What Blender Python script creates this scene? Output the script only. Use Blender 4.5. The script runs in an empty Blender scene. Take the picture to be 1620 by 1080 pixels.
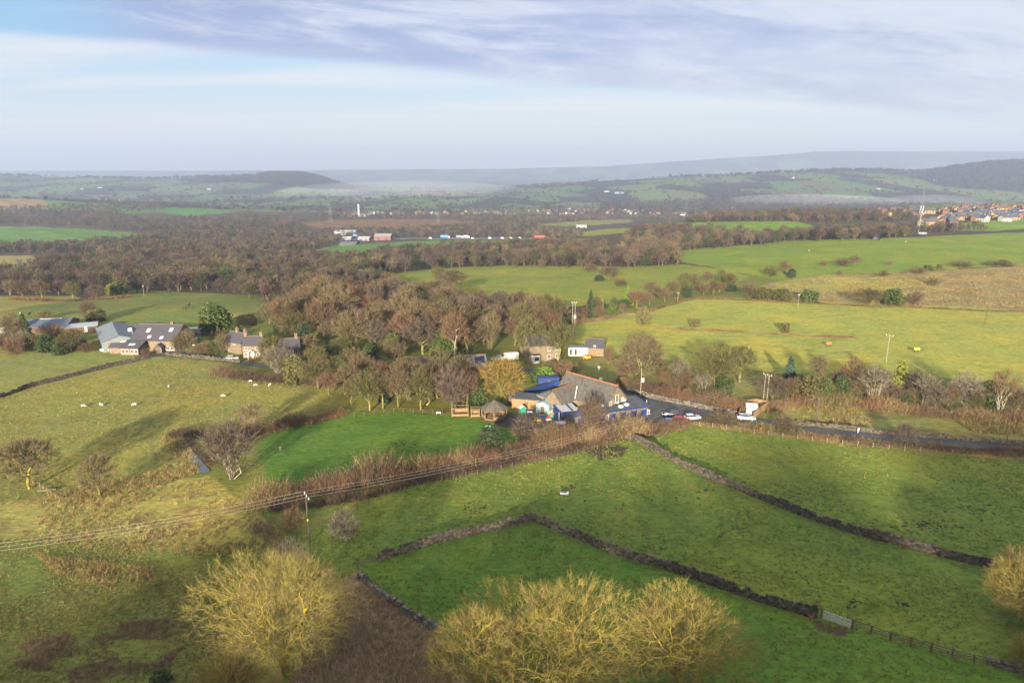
import bpy, bmesh, math, random
import numpy as np
from mathutils import Vector, Matrix
sc=bpy.context.scene
COL=sc.collection
R=math.radians
# ------------------------------------------------------------------ camera
H=60.0; PITCH=R(14.28); FPX=1080.0
cam=bpy.data.objects.new('camera',bpy.data.cameras.new('camera')); COL.objects.link(cam)
cam.location=(0,0,H); cam.rotation_euler=(math.pi/2-PITCH,0,0)
cam.data.sensor_width=36; cam.data.lens=24; cam.data.clip_start=.5; cam.data.clip_end=60000
sc.camera=cam
# ------------------------------------------------------------------ sun, sky, exposure
SUN_EL=R(12.5); SUN_AZ=R(190.0)            # the sun stands low behind the camera, a little to the left
sd=bpy.data.lights.new('sun','SUN'); sd.energy=5.0; sd.angle=R(1.6); sd.color=(1,.86,.64)
so=bpy.data.objects.new('sun',sd); COL.objects.link(so)
so.location=(0,0,300)
sv=Vector((math.sin(SUN_AZ)*math.cos(SUN_EL),math.cos(SUN_AZ)*math.cos(SUN_EL),math.sin(SUN_EL)))
so.rotation_euler=sv.to_track_quat('Z','Y').to_euler()
sc.view_settings.view_transform='Standard'; sc.view_settings.look='None'; sc.view_settings.gamma=1
sc.view_settings.exposure=2.15
sc.cycles.max_bounces=5; sc.cycles.diffuse_bounces=2; sc.cycles.glossy_bounces=2; sc.cycles.transmission_bounces=2
sc.cycles.volume_bounces=1; sc.cycles.transparent_max_bounces=8; sc.cycles.caustics_reflective=False; sc.cycles.caustics_refractive=False

class NT:
    "short-hand for node trees"
    def __init__(s,nt): s.nt=nt; s.n=nt.nodes; s.l=nt.links
    def put(s,v,sock):
        if hasattr(v,'is_linked'): s.l.new(v,sock)
        else:
            try: sock.default_value=v
            except Exception: sock.default_value=tuple(v)+(1,)
    def m(s,op,a,b=None,c=None,clamp=False):
        x=s.n.new('ShaderNodeMath'); x.operation=op; x.use_clamp=clamp
        for i,v in enumerate((a,b,c)):
            if v is not None: s.put(v,x.inputs[i])
        return x.outputs[0]
    def step(s,v,a,b,o0=0.,o1=1.):
        x=s.n.new('ShaderNodeMapRange'); x.interpolation_type='SMOOTHSTEP'
        s.put(v,x.inputs[0]); 
        for i,q in enumerate((a,b,o0,o1)): s.put(q,x.inputs[i+1])
        return x.outputs[0]
    def noise(s,vec,scale,detail=3,rough=.55,dist=0.):
        x=s.n.new('ShaderNodeTexNoise'); s.l.new(vec,x.inputs['Vector'])
        x.inputs['Scale'].default_value=scale; x.inputs['Detail'].default_value=detail
        x.inputs['Roughness'].default_value=rough; x.inputs['Distortion'].default_value=dist
        return x.outputs['Fac']
    def mix(s,f,a,b,mode='MIX'):
        x=s.n.new('ShaderNodeMix'); x.data_type='RGBA'; x.blend_type=mode
        s.put(f,x.inputs[0]); s.put(a,x.inputs[6]); s.put(b,x.inputs[7]); return x.outputs[2]
    def xyz(s,x,y,z):
        c=s.n.new('ShaderNodeCombineXYZ')
        for i,v in enumerate((x,y,z)): s.put(v,c.inputs[i])
        return c.outputs[0]

w=bpy.data.worlds.new('World'); sc.world=w; w.use_nodes=True
q=NT(w.node_tree); q.n.clear()
outw=q.n.new('ShaderNodeOutputWorld')
sky=q.n.new('ShaderNodeTexSky'); sky.sky_type='NISHITA'; sky.sun_disc=False
sky.sun_elevation=SUN_EL; sky.sun_rotation=SUN_AZ; sky.altitude=150; sky.dust_density=1.5
tc=q.n.new('ShaderNodeTexCoord'); sep=q.n.new('ShaderNodeSeparateXYZ'); q.l.new(tc.outputs['Generated'],sep.inputs[0])
X,Y_,Z=sep.outputs
yc=q.m('MAXIMUM',Y_,.2); zc=q.m('MAXIMUM',Z,0.)
a=q.m('DIVIDE',X,yc); e=q.m('DIVIDE',zc,yc)
zz=q.m('ADD',zc,.07)
# wind-drawn cloud: the streaks run away to the right
pv=q.xyz(q.m('DIVIDE',X,zz),q.m('DIVIDE',Y_,zz),0.)
def strk(ang,sx,sy,scale,detail=5,rough=.55,dist=.6):
    mp=q.n.new('ShaderNodeMapping'); mp.inputs['Rotation'].default_value=(0,0,R(ang)); mp.inputs['Scale'].default_value=(sx,sy,1)
    q.l.new(pv,mp.inputs['Vector']); return q.noise(mp.outputs[0],scale,detail,rough,dist)
n1=strk(28,.35,1.0,.55); n3=strk(-5,.25,1.,.9,4,.5,.3)
edge=q.m('SUBTRACT',e,q.m('SUBTRACT',.118,q.m('MULTIPLY',a,.078)))
edge=q.m('ADD',edge,q.m('MULTIPLY',q.m('SUBTRACT',n1,.5),.055))
band=q.step(edge,-.006,.012)
clear=q.mix(q.step(e,.0,.14),(1.0,.93,.86),(.52,.72,.93))
wisp=q.m('MULTIPLY',q.step(n3,.42,.62),.85)
clear=q.mix(wisp,clear,(.90,.87,.89))
# within the band the cloud is drawn out along its lower edge
n2=q.noise(q.xyz(q.m('MULTIPLY',a,2.8),q.m('MULTIPLY',edge,19.),3.),1.,8,.66,.6)
n4=q.noise(q.xyz(q.m('MULTIPLY',a,11.),q.m('MULTIPLY',edge,58.),9.),1.,8,.65,.5)
n2=q.m('ADD',q.m('MULTIPLY',n2,.75),q.m('MULTIPLY',n4,.25))
lav=q.mix(q.step(n1,.38,.60),(.29,.34,.63),(.50,.50,.75))
lav=q.mix(q.m('MULTIPLY',q.step(n2,.45,.64),.85),lav,(.80,.79,.89))
right=q.m('MULTIPLY',q.step(q.m('ADD',a,q.m('MULTIPLY',e,2.2)),.50,.85),.8)
lav=q.mix(q.m('MULTIPLY',right,q.step(n2,.30,.55)),lav,(.78,.78,.88))
gap=q.m('MULTIPLY',q.step(q.m('SUBTRACT',e,q.m('MULTIPLY',a,.05)),.15,.20),q.step(q.m('ADD',q.m('MULTIPLY',a,-1.),q.m('MULTIPLY',n1,.3)),.55,.80))
lav=q.mix(q.m('MULTIPLY',gap,.9),lav,(.24,.55,.88))
cl=q.mix(band,clear,lav)
cl=q.mix(q.step(Z,.26,.48),cl,(.66,.70,.76)); cl=q.mix(q.step(Y_,.15,-.4),cl,(.80,.77,.72))
b1=q.n.new('ShaderNodeBackground'); q.l.new(sky.outputs[0],b1.inputs[0]); b1.inputs[1].default_value=.07
b2=q.n.new('ShaderNodeBackground'); q.l.new(cl,b2.inputs[0])
# sky out of view, overhead and sunward, brightened to lift the ground light
up=q.step(Z,.25,.6,.205,.46); q.l.new(q.m('MAXIMUM',up,q.step(Y_,.25,-.5,0.,.48)),b2.inputs[1])
mx=q.n.new('ShaderNodeMixShader'); mx.inputs[0].default_value=.86
q.l.new(b1.outputs[0],mx.inputs[1]); q.l.new(b2.outputs[0],mx.inputs[2]); q.l.new(mx.outputs[0],outw.inputs[0])

# ------------------------------------------------------------------ lie of the land
cp,sp=math.cos(PITCH),math.sin(PITCH)
def ray(px,py):
    dx=(px-810)/FPX; dy=-(py-540)/FPX
    return np.array([dx, cp+dy*sp, -sp+dy*cp])
def zpx(F,py):                      # height of the ground seen at row py, F metres ahead
    r=ray(810,py); return H+r[2]/r[1]*F
Y=lambda F,py:(F,zpx(F,py))
cols={
-1.2:[(30,0),(225,0),(300,-.5),(380,-8),(500,-22),(800,-38),(1050,-50),(1300,-47),(1550,-70),(2000,-60),(2300,-40),(2700,-80),(3500,-95),(6000,-105),(15000,-120)],
-.75:[(30,0),(225,0),(300,-.5),Y(360,470),Y(500,446),Y(800,400),Y(1050,385),Y(1300,361),(1500,-72),Y(2000,330),Y(2300,308),(2700,-80),(3500,-95),(6000,-105),(15000,-120)],
-.4:[(30,0),(225,0),(300,-1),(360,-6),(520,-20),(800,-38),(1050,-53),(1300,-60),(1700,-68),(2000,-66),(2300,-80),(2800,-95),(3500,-98),(6000,-105),(15000,-120)],
0:[(30,0),(225,0),(300,-2.5),Y(367,460),Y(520,421),(760,-30),(1000,-47),Y(1200,377),(1260,-61),(1400,-63),Y(1700,351),Y(1900,346),(2300,-92),(2800,-97),(3500,-100),(6000,-108),(15000,-120)],
.3:[(30,0),(225,0),(300,0),(420,-1),Y(560,396),(700,-13),(900,-7.5),(1100,-14),(1500,-66),(2300,-92),(2800,-97),(3500,-100),(6000,-108),(15000,-120)],
.55:[(30,0),(225,0),(300,0),(380,0),(470,-.5),Y(640,373),(720,-9),(850,-10.5),(1000,-10),(1300,-8),(1600,-50),(2300,-93),(2800,-97),(3500,-100),(6000,-108),(15000,-120)],
.8:[(30,0),(225,0),(300,0),(380,0),(470,1),Y(660,367),(740,-8),(850,-9),(1000,-6),(1300,0),(1600,-45),(2300,-93),(2800,-97),(3500,-100),(6000,-108),(15000,-120)],
1.2:[(30,0),(225,0),(300,0),(380,0),(470,2),(660,2),(740,-6),(850,-8),(1000,-4),(1300,4),(1600,-40),(2300,-93),(2800,-97),(3500,-100),(6000,-108),(15000,-120)],
}
LG=np.linspace(math.log(30),math.log(15000),420)
_us=sorted(cols); _t=[]
for u in _us:
    a=np.array(cols[u]); z=np.interp(LG,np.log(a[:,0]),a[:,1])
    k=np.exp(-np.linspace(-2,2,13)**2); k/=k.sum()
    _t.append(np.convolve(np.pad(z,6,'edge'),k,'valid'))
_t=np.array(_t)
UG=np.linspace(-1.2,1.2,121)
T=np.array([np.interp(UG,_us,_t[:,i]) for i in range(len(LG))])   # [F,u]
k=np.exp(-np.linspace(-2,2,17)**2); k/=k.sum()
T=np.array([np.convolve(np.pad(r,8,'edge'),k,'valid') for r in T])
# far ridges: (distance, near width, far width, [(px, row of crest)])
RIDGES=[(5200,1500,900,[(-500,279),(0,278),(120,281),(240,284),(330,281),(400,279),(430,275),(480,276),(510,283),(540,291),(600,296),(680,300)]),
        (4600,1500,900,[(760,303),(830,295),(900,291),(960,286),(1060,281),(1150,279),(1250,273),(1330,270),(1400,271),(1460,273),(1500,267),(1560,259),(1620,256),(2100,250)]),
        (11500,1800,1500,[(-800,271),(300,270),(520,269),(800,267),(960,263),(1060,256),(1150,250),(1220,246),(1290,240),(1340,239),(1500,240),(1620,240),(2300,242)]),
        (3300,500,400,[(380,322),(470,314),(560,318),(640,312),(720,316),(800,312),(880,322),(950,330)])]
def sm(t): t=np.clip(t,0,1); return t*t*(3-2*t)
def vnoise(x,y,s):
    x=x/s; y=y/s
    return (np.sin(x*1.7+1.3*np.sin(y*.9+.4))+np.sin(y*1.9+1.1*np.sin(x*1.1+2.1))+np.sin((x+y)*1.3+.7))/3
def hz(x,y):
    x=np.asarray(x,float); y=np.asarray(y,float)
    F=np.maximum(y,30); u=np.clip(x/F,-1.2,1.2)
    fi=np.clip((np.log(F)-LG[0])/(LG[1]-LG[0]),0,len(LG)-1.001); ui=(u+1.2)/2.4*120; ui=np.clip(ui,0,119.999)
    i=fi.astype(int); j=ui.astype(int); a=fi-i; b=ui-j
    z=T[i,j]*(1-a)*(1-b)+T[i+1,j]*a*(1-b)+T[i,j+1]*(1-a)*b+T[i+1,j+1]*a*b
    px=810+FPX*(x/F)/cp
    for d,wn,wf,pr in RIDGES:
        p=np.array(pr); row=np.interp(px,p[:,0],p[:,1]); r1=(np.interp(px,[p[0,0]-150,p[0,0],p[-1,0],p[-1,0]+150],[0,1,1,0]))
        # crest height at its distance
        dy=-(row-540)/FPX; crest=H+(-sp+dy*cp)/(cp+dy*sp)*d
        D=F+ 120*vnoise(x,y,900)
        w=np.where(D<d,sm((D-(d-wn))/wn),sm(((d+wf)-D)/wf))*r1
        z=np.maximum(z,z*(1-w)+crest*w)
    amp=np.clip(F/220,.35,9)
    z=z+amp*(.30*vnoise(x,y,38)+.22*vnoise(y+90,x,17))*np.clip(1600/F,0,1)*np.clip((F-35)/60,.3,1)
    # unseen ridge added behind the camera, shading near fields, notched to light trees
    g_=lambda c,w_: np.exp(-((x-c)/w_)**2)
    rid=(85-16*sm((-96-x)/16.)-13*g_(-83,17)-14*g_(-41,27)-14*g_(15,10))*sm((-y-40)/190.)
    return z+np.where(y<0,rid,0)
TT=np.exp(np.linspace(math.log(30),math.log(14300),1500))
def P(px,py,h=0.0):
    "ground point of the photograph's pixel (h: height above the ground the pixel shows)"
    r=ray(px,py); g=H+r[2]*TT-h-hz(r[0]*TT,r[1]*TT); k=np.nonzero(g<=0)[0]
    i=int(k[0]) if len(k) else len(TT)-1
    lo,hi=TT[max(i-1,0)],TT[i]
    t=np.linspace(lo,hi,60); g=H+r[2]*t-h-hz(r[0]*t,r[1]*t); k=np.nonzero(g<=0)[0]; t=float(t[k[0]] if len(k) else hi)
    return (r[0]*t,r[1]*t,float(hz(r[0]*t,r[1]*t)))
def proj(x,y,z):
    d=y*cp+(H-z)*sp; return 810+FPX*x/d, 540+FPX*((H-z)*cp-y*sp)/d
def at(px,py,F):
    "height of the thing at F metres ahead seen at px,py"
    r=ray(px,py); t=F/r[1]; return r[0]*t,F,H+r[2]*t

# ------------------------------------------------------------------ helpers
def tag(o,label=None,cat=None,group=None,kind=None):
    for k,v in (('label',label),('category',cat),('group',group),('kind',kind)):
        if v: o[k]=v
    return o
def thing(name,label,cat,loc=(0,0,0),rz=0.,group=None):
    o=bpy.data.objects.new(name,None); COL.objects.link(o); o.location=loc; o.rotation_euler=(0,0,rz)
    o.empty_display_size=.3
    return tag(o,label,cat,group)
def link(name,me,parent=None,mats=None):
    o=bpy.data.objects.new(name,me); COL.objects.link(o)
    if parent is not None: o.parent=parent
    return o
def np_mesh(name,V,Fc,mats=(),mi=None,smooth=False,attrs=None):
    "mesh from arrays: V (n,3); Fc (m,k) faces all of k corners"
    V=np.asarray(V,np.float32); Fc=np.asarray(Fc,np.int32); m,k=Fc.shape
    me=bpy.data.meshes.new(name); me.vertices.add(len(V)); me.vertices.foreach_set('co',V.ravel())
    me.loops.add(m*k); me.loops.foreach_set('vertex_index',Fc.ravel())
    me.polygons.add(m); me.polygons.foreach_set('loop_start',np.arange(0,m*k,k,dtype=np.int32))
    for mm in mats: me.materials.append(mm)
    if mi is not None: me.polygons.foreach_set('material_index',np.asarray(mi,np.int32))
    me.polygons.foreach_set('use_smooth',np.full(m,smooth))
    for an,av in (attrs or {}).items():
        at_=me.attributes.new(an,'FLOAT_COLOR','POINT'); at_.data.foreach_set('color',np.asarray(av,np.float32).ravel())
    me.update(calc_edges=True); return me
class MB:
    "collects boxes, prisms, tubes into one mesh with several materials"
    def __init__(s): s.v=[]; s.f=[]; s.mi=[]
    def add(s,vs,fs,mi=0):
        b=len(s.v); s.v+=[tuple(x) for x in vs]; s.f+=[tuple(b+i for i in f) for f in fs]; s.mi+=[mi]*len(fs); return s
    def box(s,c,d,rz=0,mi=0,taper=1.):
        x,y,z=[k/2 for k in d]; C,S=math.cos(rz),math.sin(rz); vs=[]
        for sz in (-1,1):
            t=taper if sz>0 else 1.
            for sx,sy in ((-1,-1),(1,-1),(1,1),(-1,1)):
                px,py=sx*x*t,sy*y*t; vs.append((c[0]+px*C-py*S,c[1]+px*S+py*C,c[2]+sz*z))
        return s.add(vs,[(3,2,1,0),(4,5,6,7),(0,1,5,4),(1,2,6,5),(2,3,7,6),(3,0,4,7)],mi)
    def prism(s,poly,z0,z1,mi=0):
        n=len(poly); z0=z0 if hasattr(z0,'__len__') else [z0]*n; z1=z1 if hasattr(z1,'__len__') else [z1]*n
        vs=[(p[0],p[1],z0[i]) for i,p in enumerate(poly)]+[(p[0],p[1],z1[i]) for i,p in enumerate(poly)]
        fs=[tuple(range(n-1,-1,-1)),tuple(range(n,2*n))]+[(i,(i+1)%n,n+(i+1)%n,n+i) for i in range(n)]
        return s.add(vs,fs,mi)
    def side(s,poly,y0,y1,mi=0):
        "polygon in x,z pushed along y"
        n=len(poly); vs=[(p[0],y0,p[1]) for p in poly]+[(p[0],y1,p[1]) for p in poly]
        return s.add(vs,[tuple(range(n)),tuple(range(2*n-1,n-1,-1))]+[((i+1)%n,i,n+i,n+(i+1)%n) for i in range(n)],mi)
    def tube(s,p,q_,r0,r1=None,n=6,mi=0,cap=True):
        p=Vector(p); q_=Vector(q_); r1=r0 if r1 is None else r1; d=(q_-p).normalized()
        u=d.orthogonal().normalized(); v=d.cross(u); vs=[]
        for c,r in ((p,r0),(q_,r1)):
            for i in range(n):
                t=2*math.pi*i/n; vs.append(c+u*(r*math.cos(t))+v*(r*math.sin(t)))
        fs=[(i,(i+1)%n,n+(i+1)%n,n+i) for i in range(n)]
        if cap: fs+=[tuple(range(n-1,-1,-1)),tuple(range(n,2*n))]
        return s.add(vs,fs,mi)
    def lathe(s,prof,c=(0,0,0),n=12,mi=0):
        vs=[];m=len(prof)
        for r,z in prof:
            for i in range(n):
                t=2*math.pi*i/n; vs.append((c[0]+r*math.cos(t),c[1]+r*math.sin(t),c[2]+z))
        fs=[(j*n+i,j*n+(i+1)%n,(j+1)*n+(i+1)%n,(j+1)*n+i) for j in range(m-1) for i in range(n)]
        fs+=[tuple(range(n-1,-1,-1)),tuple(range((m-1)*n,m*n))]
        return s.add(vs,fs,mi)
    def mesh(s,name,mats,smooth=False):
        me=bpy.data.meshes.new(name); me.from_pydata(s.v,[],s.f)
        for m in (mats if isinstance(mats,(list,tuple)) else [mats]): me.materials.append(m)
        me.polygons.foreach_set('material_index',s.mi)
        if smooth: me.polygons.foreach_set('use_smooth',[True]*len(s.f))
        me.update(); return me
    def build(s,name,mats,parent=None,smooth=False): return link(name,s.mesh(name,mats,smooth),parent)

def principled(name):
    m=bpy.data.materials.new(name); m.use_nodes=True; k=NT(m.node_tree)
    return m,k,k.n['Principled BSDF']
def mat(name,col,rough=.8,var=.25,scale=2.,metal=0.,col2=None,spec=.3,bump=0.,stretch=None,tint=False,objvar=0.):
    "a worn surface: colour mottled at two sizes"
    m,k,b=principled(name)
    b.inputs['Roughness'].default_value=rough; b.inputs['Metallic'].default_value=metal
    b.inputs['Specular IOR Level'].default_value=spec
    t=k.n.new('ShaderNodeTexCoord'); v=t.outputs['Object']
    if stretch:
        mp=k.n.new('ShaderNodeMapping'); mp.inputs['Scale'].default_value=stretch; k.l.new(v,mp.inputs[0]); v=mp.outputs[0]
    n=k.noise(v,scale,5,.6); n2=k.noise(v,scale*6,3,.6)
    f=k.m('ADD',k.m('MULTIPLY',n,.65),k.m('MULTIPLY',n2,.35))
    c2=col2 or tuple(x*(1-var*1.6) for x in col); c1=tuple(x*(1+var*.7) for x in col) if col2 is None else col
    c=k.mix(k.step(f,.36,.64),c2,c1)
    if tint:
        at_=k.n.new('ShaderNodeAttribute'); at_.attribute_name='tint'; c=k.mix(1.,c,at_.outputs['Color'],'MULTIPLY')
    if objvar:
        oi=k.n.new('ShaderNodeObjectInfo'); hs=k.n.new('ShaderNodeHueSaturation')
        k.l.new(c,hs.inputs['Color'])
        k.l.new(k.m('ADD',.5-.02*objvar,k.m('MULTIPLY',oi.outputs['Random'],.10*objvar)),hs.inputs['Hue'])
        r2=k.m('FRACT',k.m('MULTIPLY',oi.outputs['Random'],17.3))
        k.l.new(k.m('ADD',1-.5*objvar,k.m('MULTIPLY',r2,objvar)),hs.inputs['Value']); c=hs.outputs[0]
    k.l.new(c,b.inputs['Base Color'])
    if bump:
        bp=k.n.new('ShaderNodeBump'); bp.inputs['Distance'].default_value=bump; bp.inputs['Strength'].default_value=.7
        k.l.new(f,bp.inputs['Height']); k.l.new(bp.outputs[0],b.inputs['Normal'])
    return m
def at_px(px,py,dz=0.):
    x,y,z=P(px,py); return Vector((x,y,z+dz))
def gz(x,y): return float(hz(x,y))
def px_m(px,py):
    "metres covered by one photograph pixel at the ground there"
    x,y,z=P(px,py); return (y*cp+(H-z)*sp)/FPX
def inside(poly,x,y):
    c=np.zeros(np.shape(x),bool); n=len(poly)
    for i in range(n):
        x0,y0=poly[i]; x1,y1=poly[(i+1)%n]
        if y0==y1: continue
        c^=((y0>y)!=(y1>y))&(x<(x1-x0)*(y-y0)/(y1-y0)+x0)
    return c
def densify(pts,n=6):
    out=[]
    for i in range(len(pts)):
        (x0,y0),(x1,y1)=pts[i],pts[(i+1)%len(pts)]
        out+=[(x0+(x1-x0)*t/n,y0+(y1-y0)*t/n) for t in range(n)]
    return out
def wpoly(pp): return [P(*p)[:2] for p in densify(pp)]
def line_w(pp,step=1.):
    "photograph points on the ground -> evenly spaced world points along a smooth line"
    q0=np.array([P(*p)[:2] for p in pp]); d=np.r_[0,np.cumsum(np.hypot(*np.diff(q0,axis=0).T))]
    n=max(2,int(d[-1]/step)+1); t=np.linspace(0,d[-1],n)
    def cr(v):
        out=np.interp(t,d,v)
        if len(v)>3:
            w_=max(3,int(4/step)|1); k=np.ones(w_)/w_; pad=np.pad(out,w_//2,'reflect',reflect_type='odd'); out=np.convolve(pad,k,'valid')
        return out
    return np.c_[cr(q0[:,0]),cr(q0[:,1])]

# ------------------------------------------------------------------ ground: one sheet
S_N,F_N=1000,980
fr=np.r_[np.linspace(-330,20,36)[:-1],np.exp(np.linspace(math.log(20),math.log(14400),F_N))]
sr=np.linspace(-1.06,1.06,S_N)
FW=np.sqrt(np.maximum(fr,0)**2+150**2)+np.where(fr<0,-fr*.3,0)
GX=FW[:,None]*sr[None,:]; GY=np.repeat(fr[:,None],S_N,1)
GZ=hz(GX,GY)
near=(0.13,0.145,0.036)
MUD=((.060,.048,.036),.3,[(925,714),(955,704),(992,705),(986,722),(950,729)])
FIELDS=[ # name, colour, roughness, outline on the photograph's ground
 ((.062,.050,.036),.5,[(-300,484),(400,486),(900,500),(1000,480),(1130,440),(1240,380),(1700,372),(2000,330),(1450,330),(800,338),(-300,330)]),
 ((.112,.112,.034),.35,[(-200,556),(230,560),(330,572),(420,590),(545,606),(548,642),(370,690),(290,690),(300,745),(200,765),(100,780),(0,795),(-200,815)]),
 ((.100,.112,.036),.25,[(-200,535),(120,552),(240,562),(120,592),(60,605),(0,628),(-200,650)]),
 ((.160,.145,.046),.9,[(-200,815),(0,795),(100,780),(200,765),(330,752),(420,820),(460,850),(520,910),(480,1080),(300,1300),(-300,1300)]),
 ((.085,.115,.032),.2,[(-200,860),(60,850),(300,870),(420,880),(330,1000),(0,990),(-200,1000)]),
 ((.085,.110,.030),.5,[(-200,1010),(100,985),(320,985),(330,1080),(300,1300),(-300,1300)]),
 ((.075,.120,.027),.15,[(480,850),(560,800),(700,755),(800,735),(945,708),(1030,690),(1090,672),(1150,681),(1320,703),(1620,729),(1900,745),(1900,1300),(300,1300),(520,960)]),
 ((.085,.128,.028),.12,[(995,690),(1080,735),(1160,770),(1250,805),(1350,840),(1450,865),(1570,895),(1900,960),(1900,745),(1620,729),(1320,703),(1150,681),(1090,672)]),
 ((.055,.112,.020),.1,[(840,822),(760,842),(610,882),(567,893),(575,915),(700,1003),(760,1080),(1000,1300),(1800,1150),(1620,1068),(1345,992),(1290,974),(1200,947),(1100,914),(1000,882)]),
 ((.046,.100,.018),.10,[(405,705),(440,675),(545,652),(640,648),(700,655),(775,668),(800,678),(880,690),(860,700),(750,722),(600,745),(500,760),(430,765)]),
 ((.15,.115,.075),.9,[(560,905),(700,1005),(760,1080),(700,1250),(430,1250),(480,1000),(520,925)]),
 ((.16,.10,.035),.8,[(1085,670),(1150,679),(1320,701),(1620,727),(1900,744),(1900,722),(1620,712),(1340,690),(1200,668),(1130,662)]),
 ((.120,.120,.042),.6,[(1205,654),(1290,632),(1420,648),(1620,668),(1900,690),(1900,712),(1620,700),(1420,688),(1300,678)]),
 ((.105,.108,.038),.6,[(870,585),(960,560),(1100,590),(1300,600),(1620,640),(1900,650),(1900,690),(1620,668),(1420,650),(1290,632),(1190,652),(1100,640),(1000,615)]),
 ((.150,.156,.038),.12,[(880,515),(1010,498),(1100,472),(1235,472),(1350,481),(1500,484),(1620,491),(2000,500),(2000,640),(1620,610),(1400,590),(1240,590),(1100,575),(980,560),(905,540)]),
 ((.150,.120,.055),.8,[(1225,445),(1300,436),(1430,432),(1620,420),(2000,405),(2000,500),(1620,491),(1500,484),(1350,481),(1235,472),(1190,460)]),
 ((.145,.145,.040),.5,[(1225,445),(1300,439),(1430,440),(1500,450),(1350,462),(1230,458)]),
 ((.100,.152,.026),.1,[(1050,400),(1090,394),(1200,386),(1240,381),(1400,377),(1620,367),(2000,362),(2000,405),(1620,419),(1430,431),(1300,435),(1225,442),(1170,430),(1080,415)]),
 ((.112,.145,.032),.1,[(560,445),(620,432),(700,424),(800,420),(1000,422),(1080,418),(1160,428),(1190,440),(1100,455),(1000,478),(900,485),(800,480),(680,470),(590,465)]),
 ((.085,.116,.036),.35,[(120,476),(220,458),(418,468),(428,500),(400,522),(200,520),(100,515),(-200,515),(-200,470),(0,468)]),
 ((.145,.135,.040),.3,[(-200,497),(0,492),(60,482),(130,474),(120,468),(0,468),(-200,470)]),
 ((.060,.130,.032),.05,[(-200,354),(0,358),(120,361),(200,367),(236,373),(190,380),(60,388),(-200,394)]),
 ((.16,.14,.06),.5,[(-200,412),(0,405),(50,404),(60,412),(40,424),(-200,430)]),
 ((.055,.135,.030),.05,[(380,412),(470,402),(530,388),(610,384),(760,376),(800,378),(900,382),(700,392),(560,402),(470,412)]),
 ((.15,.090,.050),.5,[(470,352),(560,347),(700,347),(772,352),(640,361),(500,360)]),
 ((.085,.155,.026),.05,[(1070,352),(1180,350),(1260,350),(1290,358),(1190,374),(1150,370),(1100,362)]),
 ((.085,.155,.026),.05,[(1530,352),(1620,345),(1800,342),(1800,356),(1620,362),(1560,366),(1500,364)]),
 ((.12,.15,.04),.1,[(880,372),(960,362),(1000,360),(990,368),(930,374)]),
 ((.11,.13,.05),.1,[(840,356),(930,348),(1000,347),(1000,352),(900,358)]),
 ((.045,.12,.030),.05,[(160,324),(235,322),(260,335),(200,338),(170,334)]),
 ((.050,.13,.030),.05,[(240,324),(330,326),(370,336),(300,342),(250,336)]),
 ((.05,.12,.030),.05,[(60,316),(130,316),(140,330),(80,334)]),
 ((.15,.10,.05),.6,[(-200,312),(0,306),(60,312),(80,326),(0,332),(-200,335)]),
]
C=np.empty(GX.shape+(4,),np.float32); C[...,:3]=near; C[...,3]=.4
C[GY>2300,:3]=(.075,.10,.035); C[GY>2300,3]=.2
for col,rg,pp in FIELDS+[MUD,((.065,.052,.036),.3,[(1290,982),(1325,990),(1350,1000),(1330,1008),(1290,995)])]:
    if col[1]>col[0]*1.12: col=(col[0]*1.50,col[1]*1.34,col[2]*1.2)   # winter grass is yellower than summer grass
    elif col[1]>.09: col=tuple(v*1.62 for v in col)
    wp=wpoly(pp); xs=[p[0] for p in wp]; ys=[p[1] for p in wp]
    b=(GX>min(xs))&(GX<max(xs))&(GY>min(ys))&(GY<max(ys))
    # ragged field edge
    k=b.nonzero(); fx,fy=GX[k],GY[k]; j=np.clip(fy/250,.4,6)
    ins=inside(wp,fx+j*vnoise(fx,fy,5*1.),fy+j*vnoise(fy,fx,7.))
    C[k[0][ins],k[1][ins],:3]=col; C[k[0][ins],k[1][ins],3]=rg
# far country: a patchwork of pastures, woods and moor
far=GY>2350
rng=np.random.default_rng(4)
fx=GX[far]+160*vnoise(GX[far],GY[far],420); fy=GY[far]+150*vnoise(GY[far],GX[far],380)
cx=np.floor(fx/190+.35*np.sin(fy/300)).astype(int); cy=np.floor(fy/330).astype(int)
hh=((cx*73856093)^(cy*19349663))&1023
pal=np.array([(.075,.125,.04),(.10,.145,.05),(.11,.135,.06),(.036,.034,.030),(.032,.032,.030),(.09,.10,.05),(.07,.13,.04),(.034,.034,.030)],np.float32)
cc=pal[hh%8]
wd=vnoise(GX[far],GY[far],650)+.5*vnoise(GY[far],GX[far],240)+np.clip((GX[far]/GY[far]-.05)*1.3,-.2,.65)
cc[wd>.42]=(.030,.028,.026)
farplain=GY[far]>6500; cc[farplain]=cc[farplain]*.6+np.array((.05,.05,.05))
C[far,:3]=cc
FARWOOD=(GX,GY)
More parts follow.
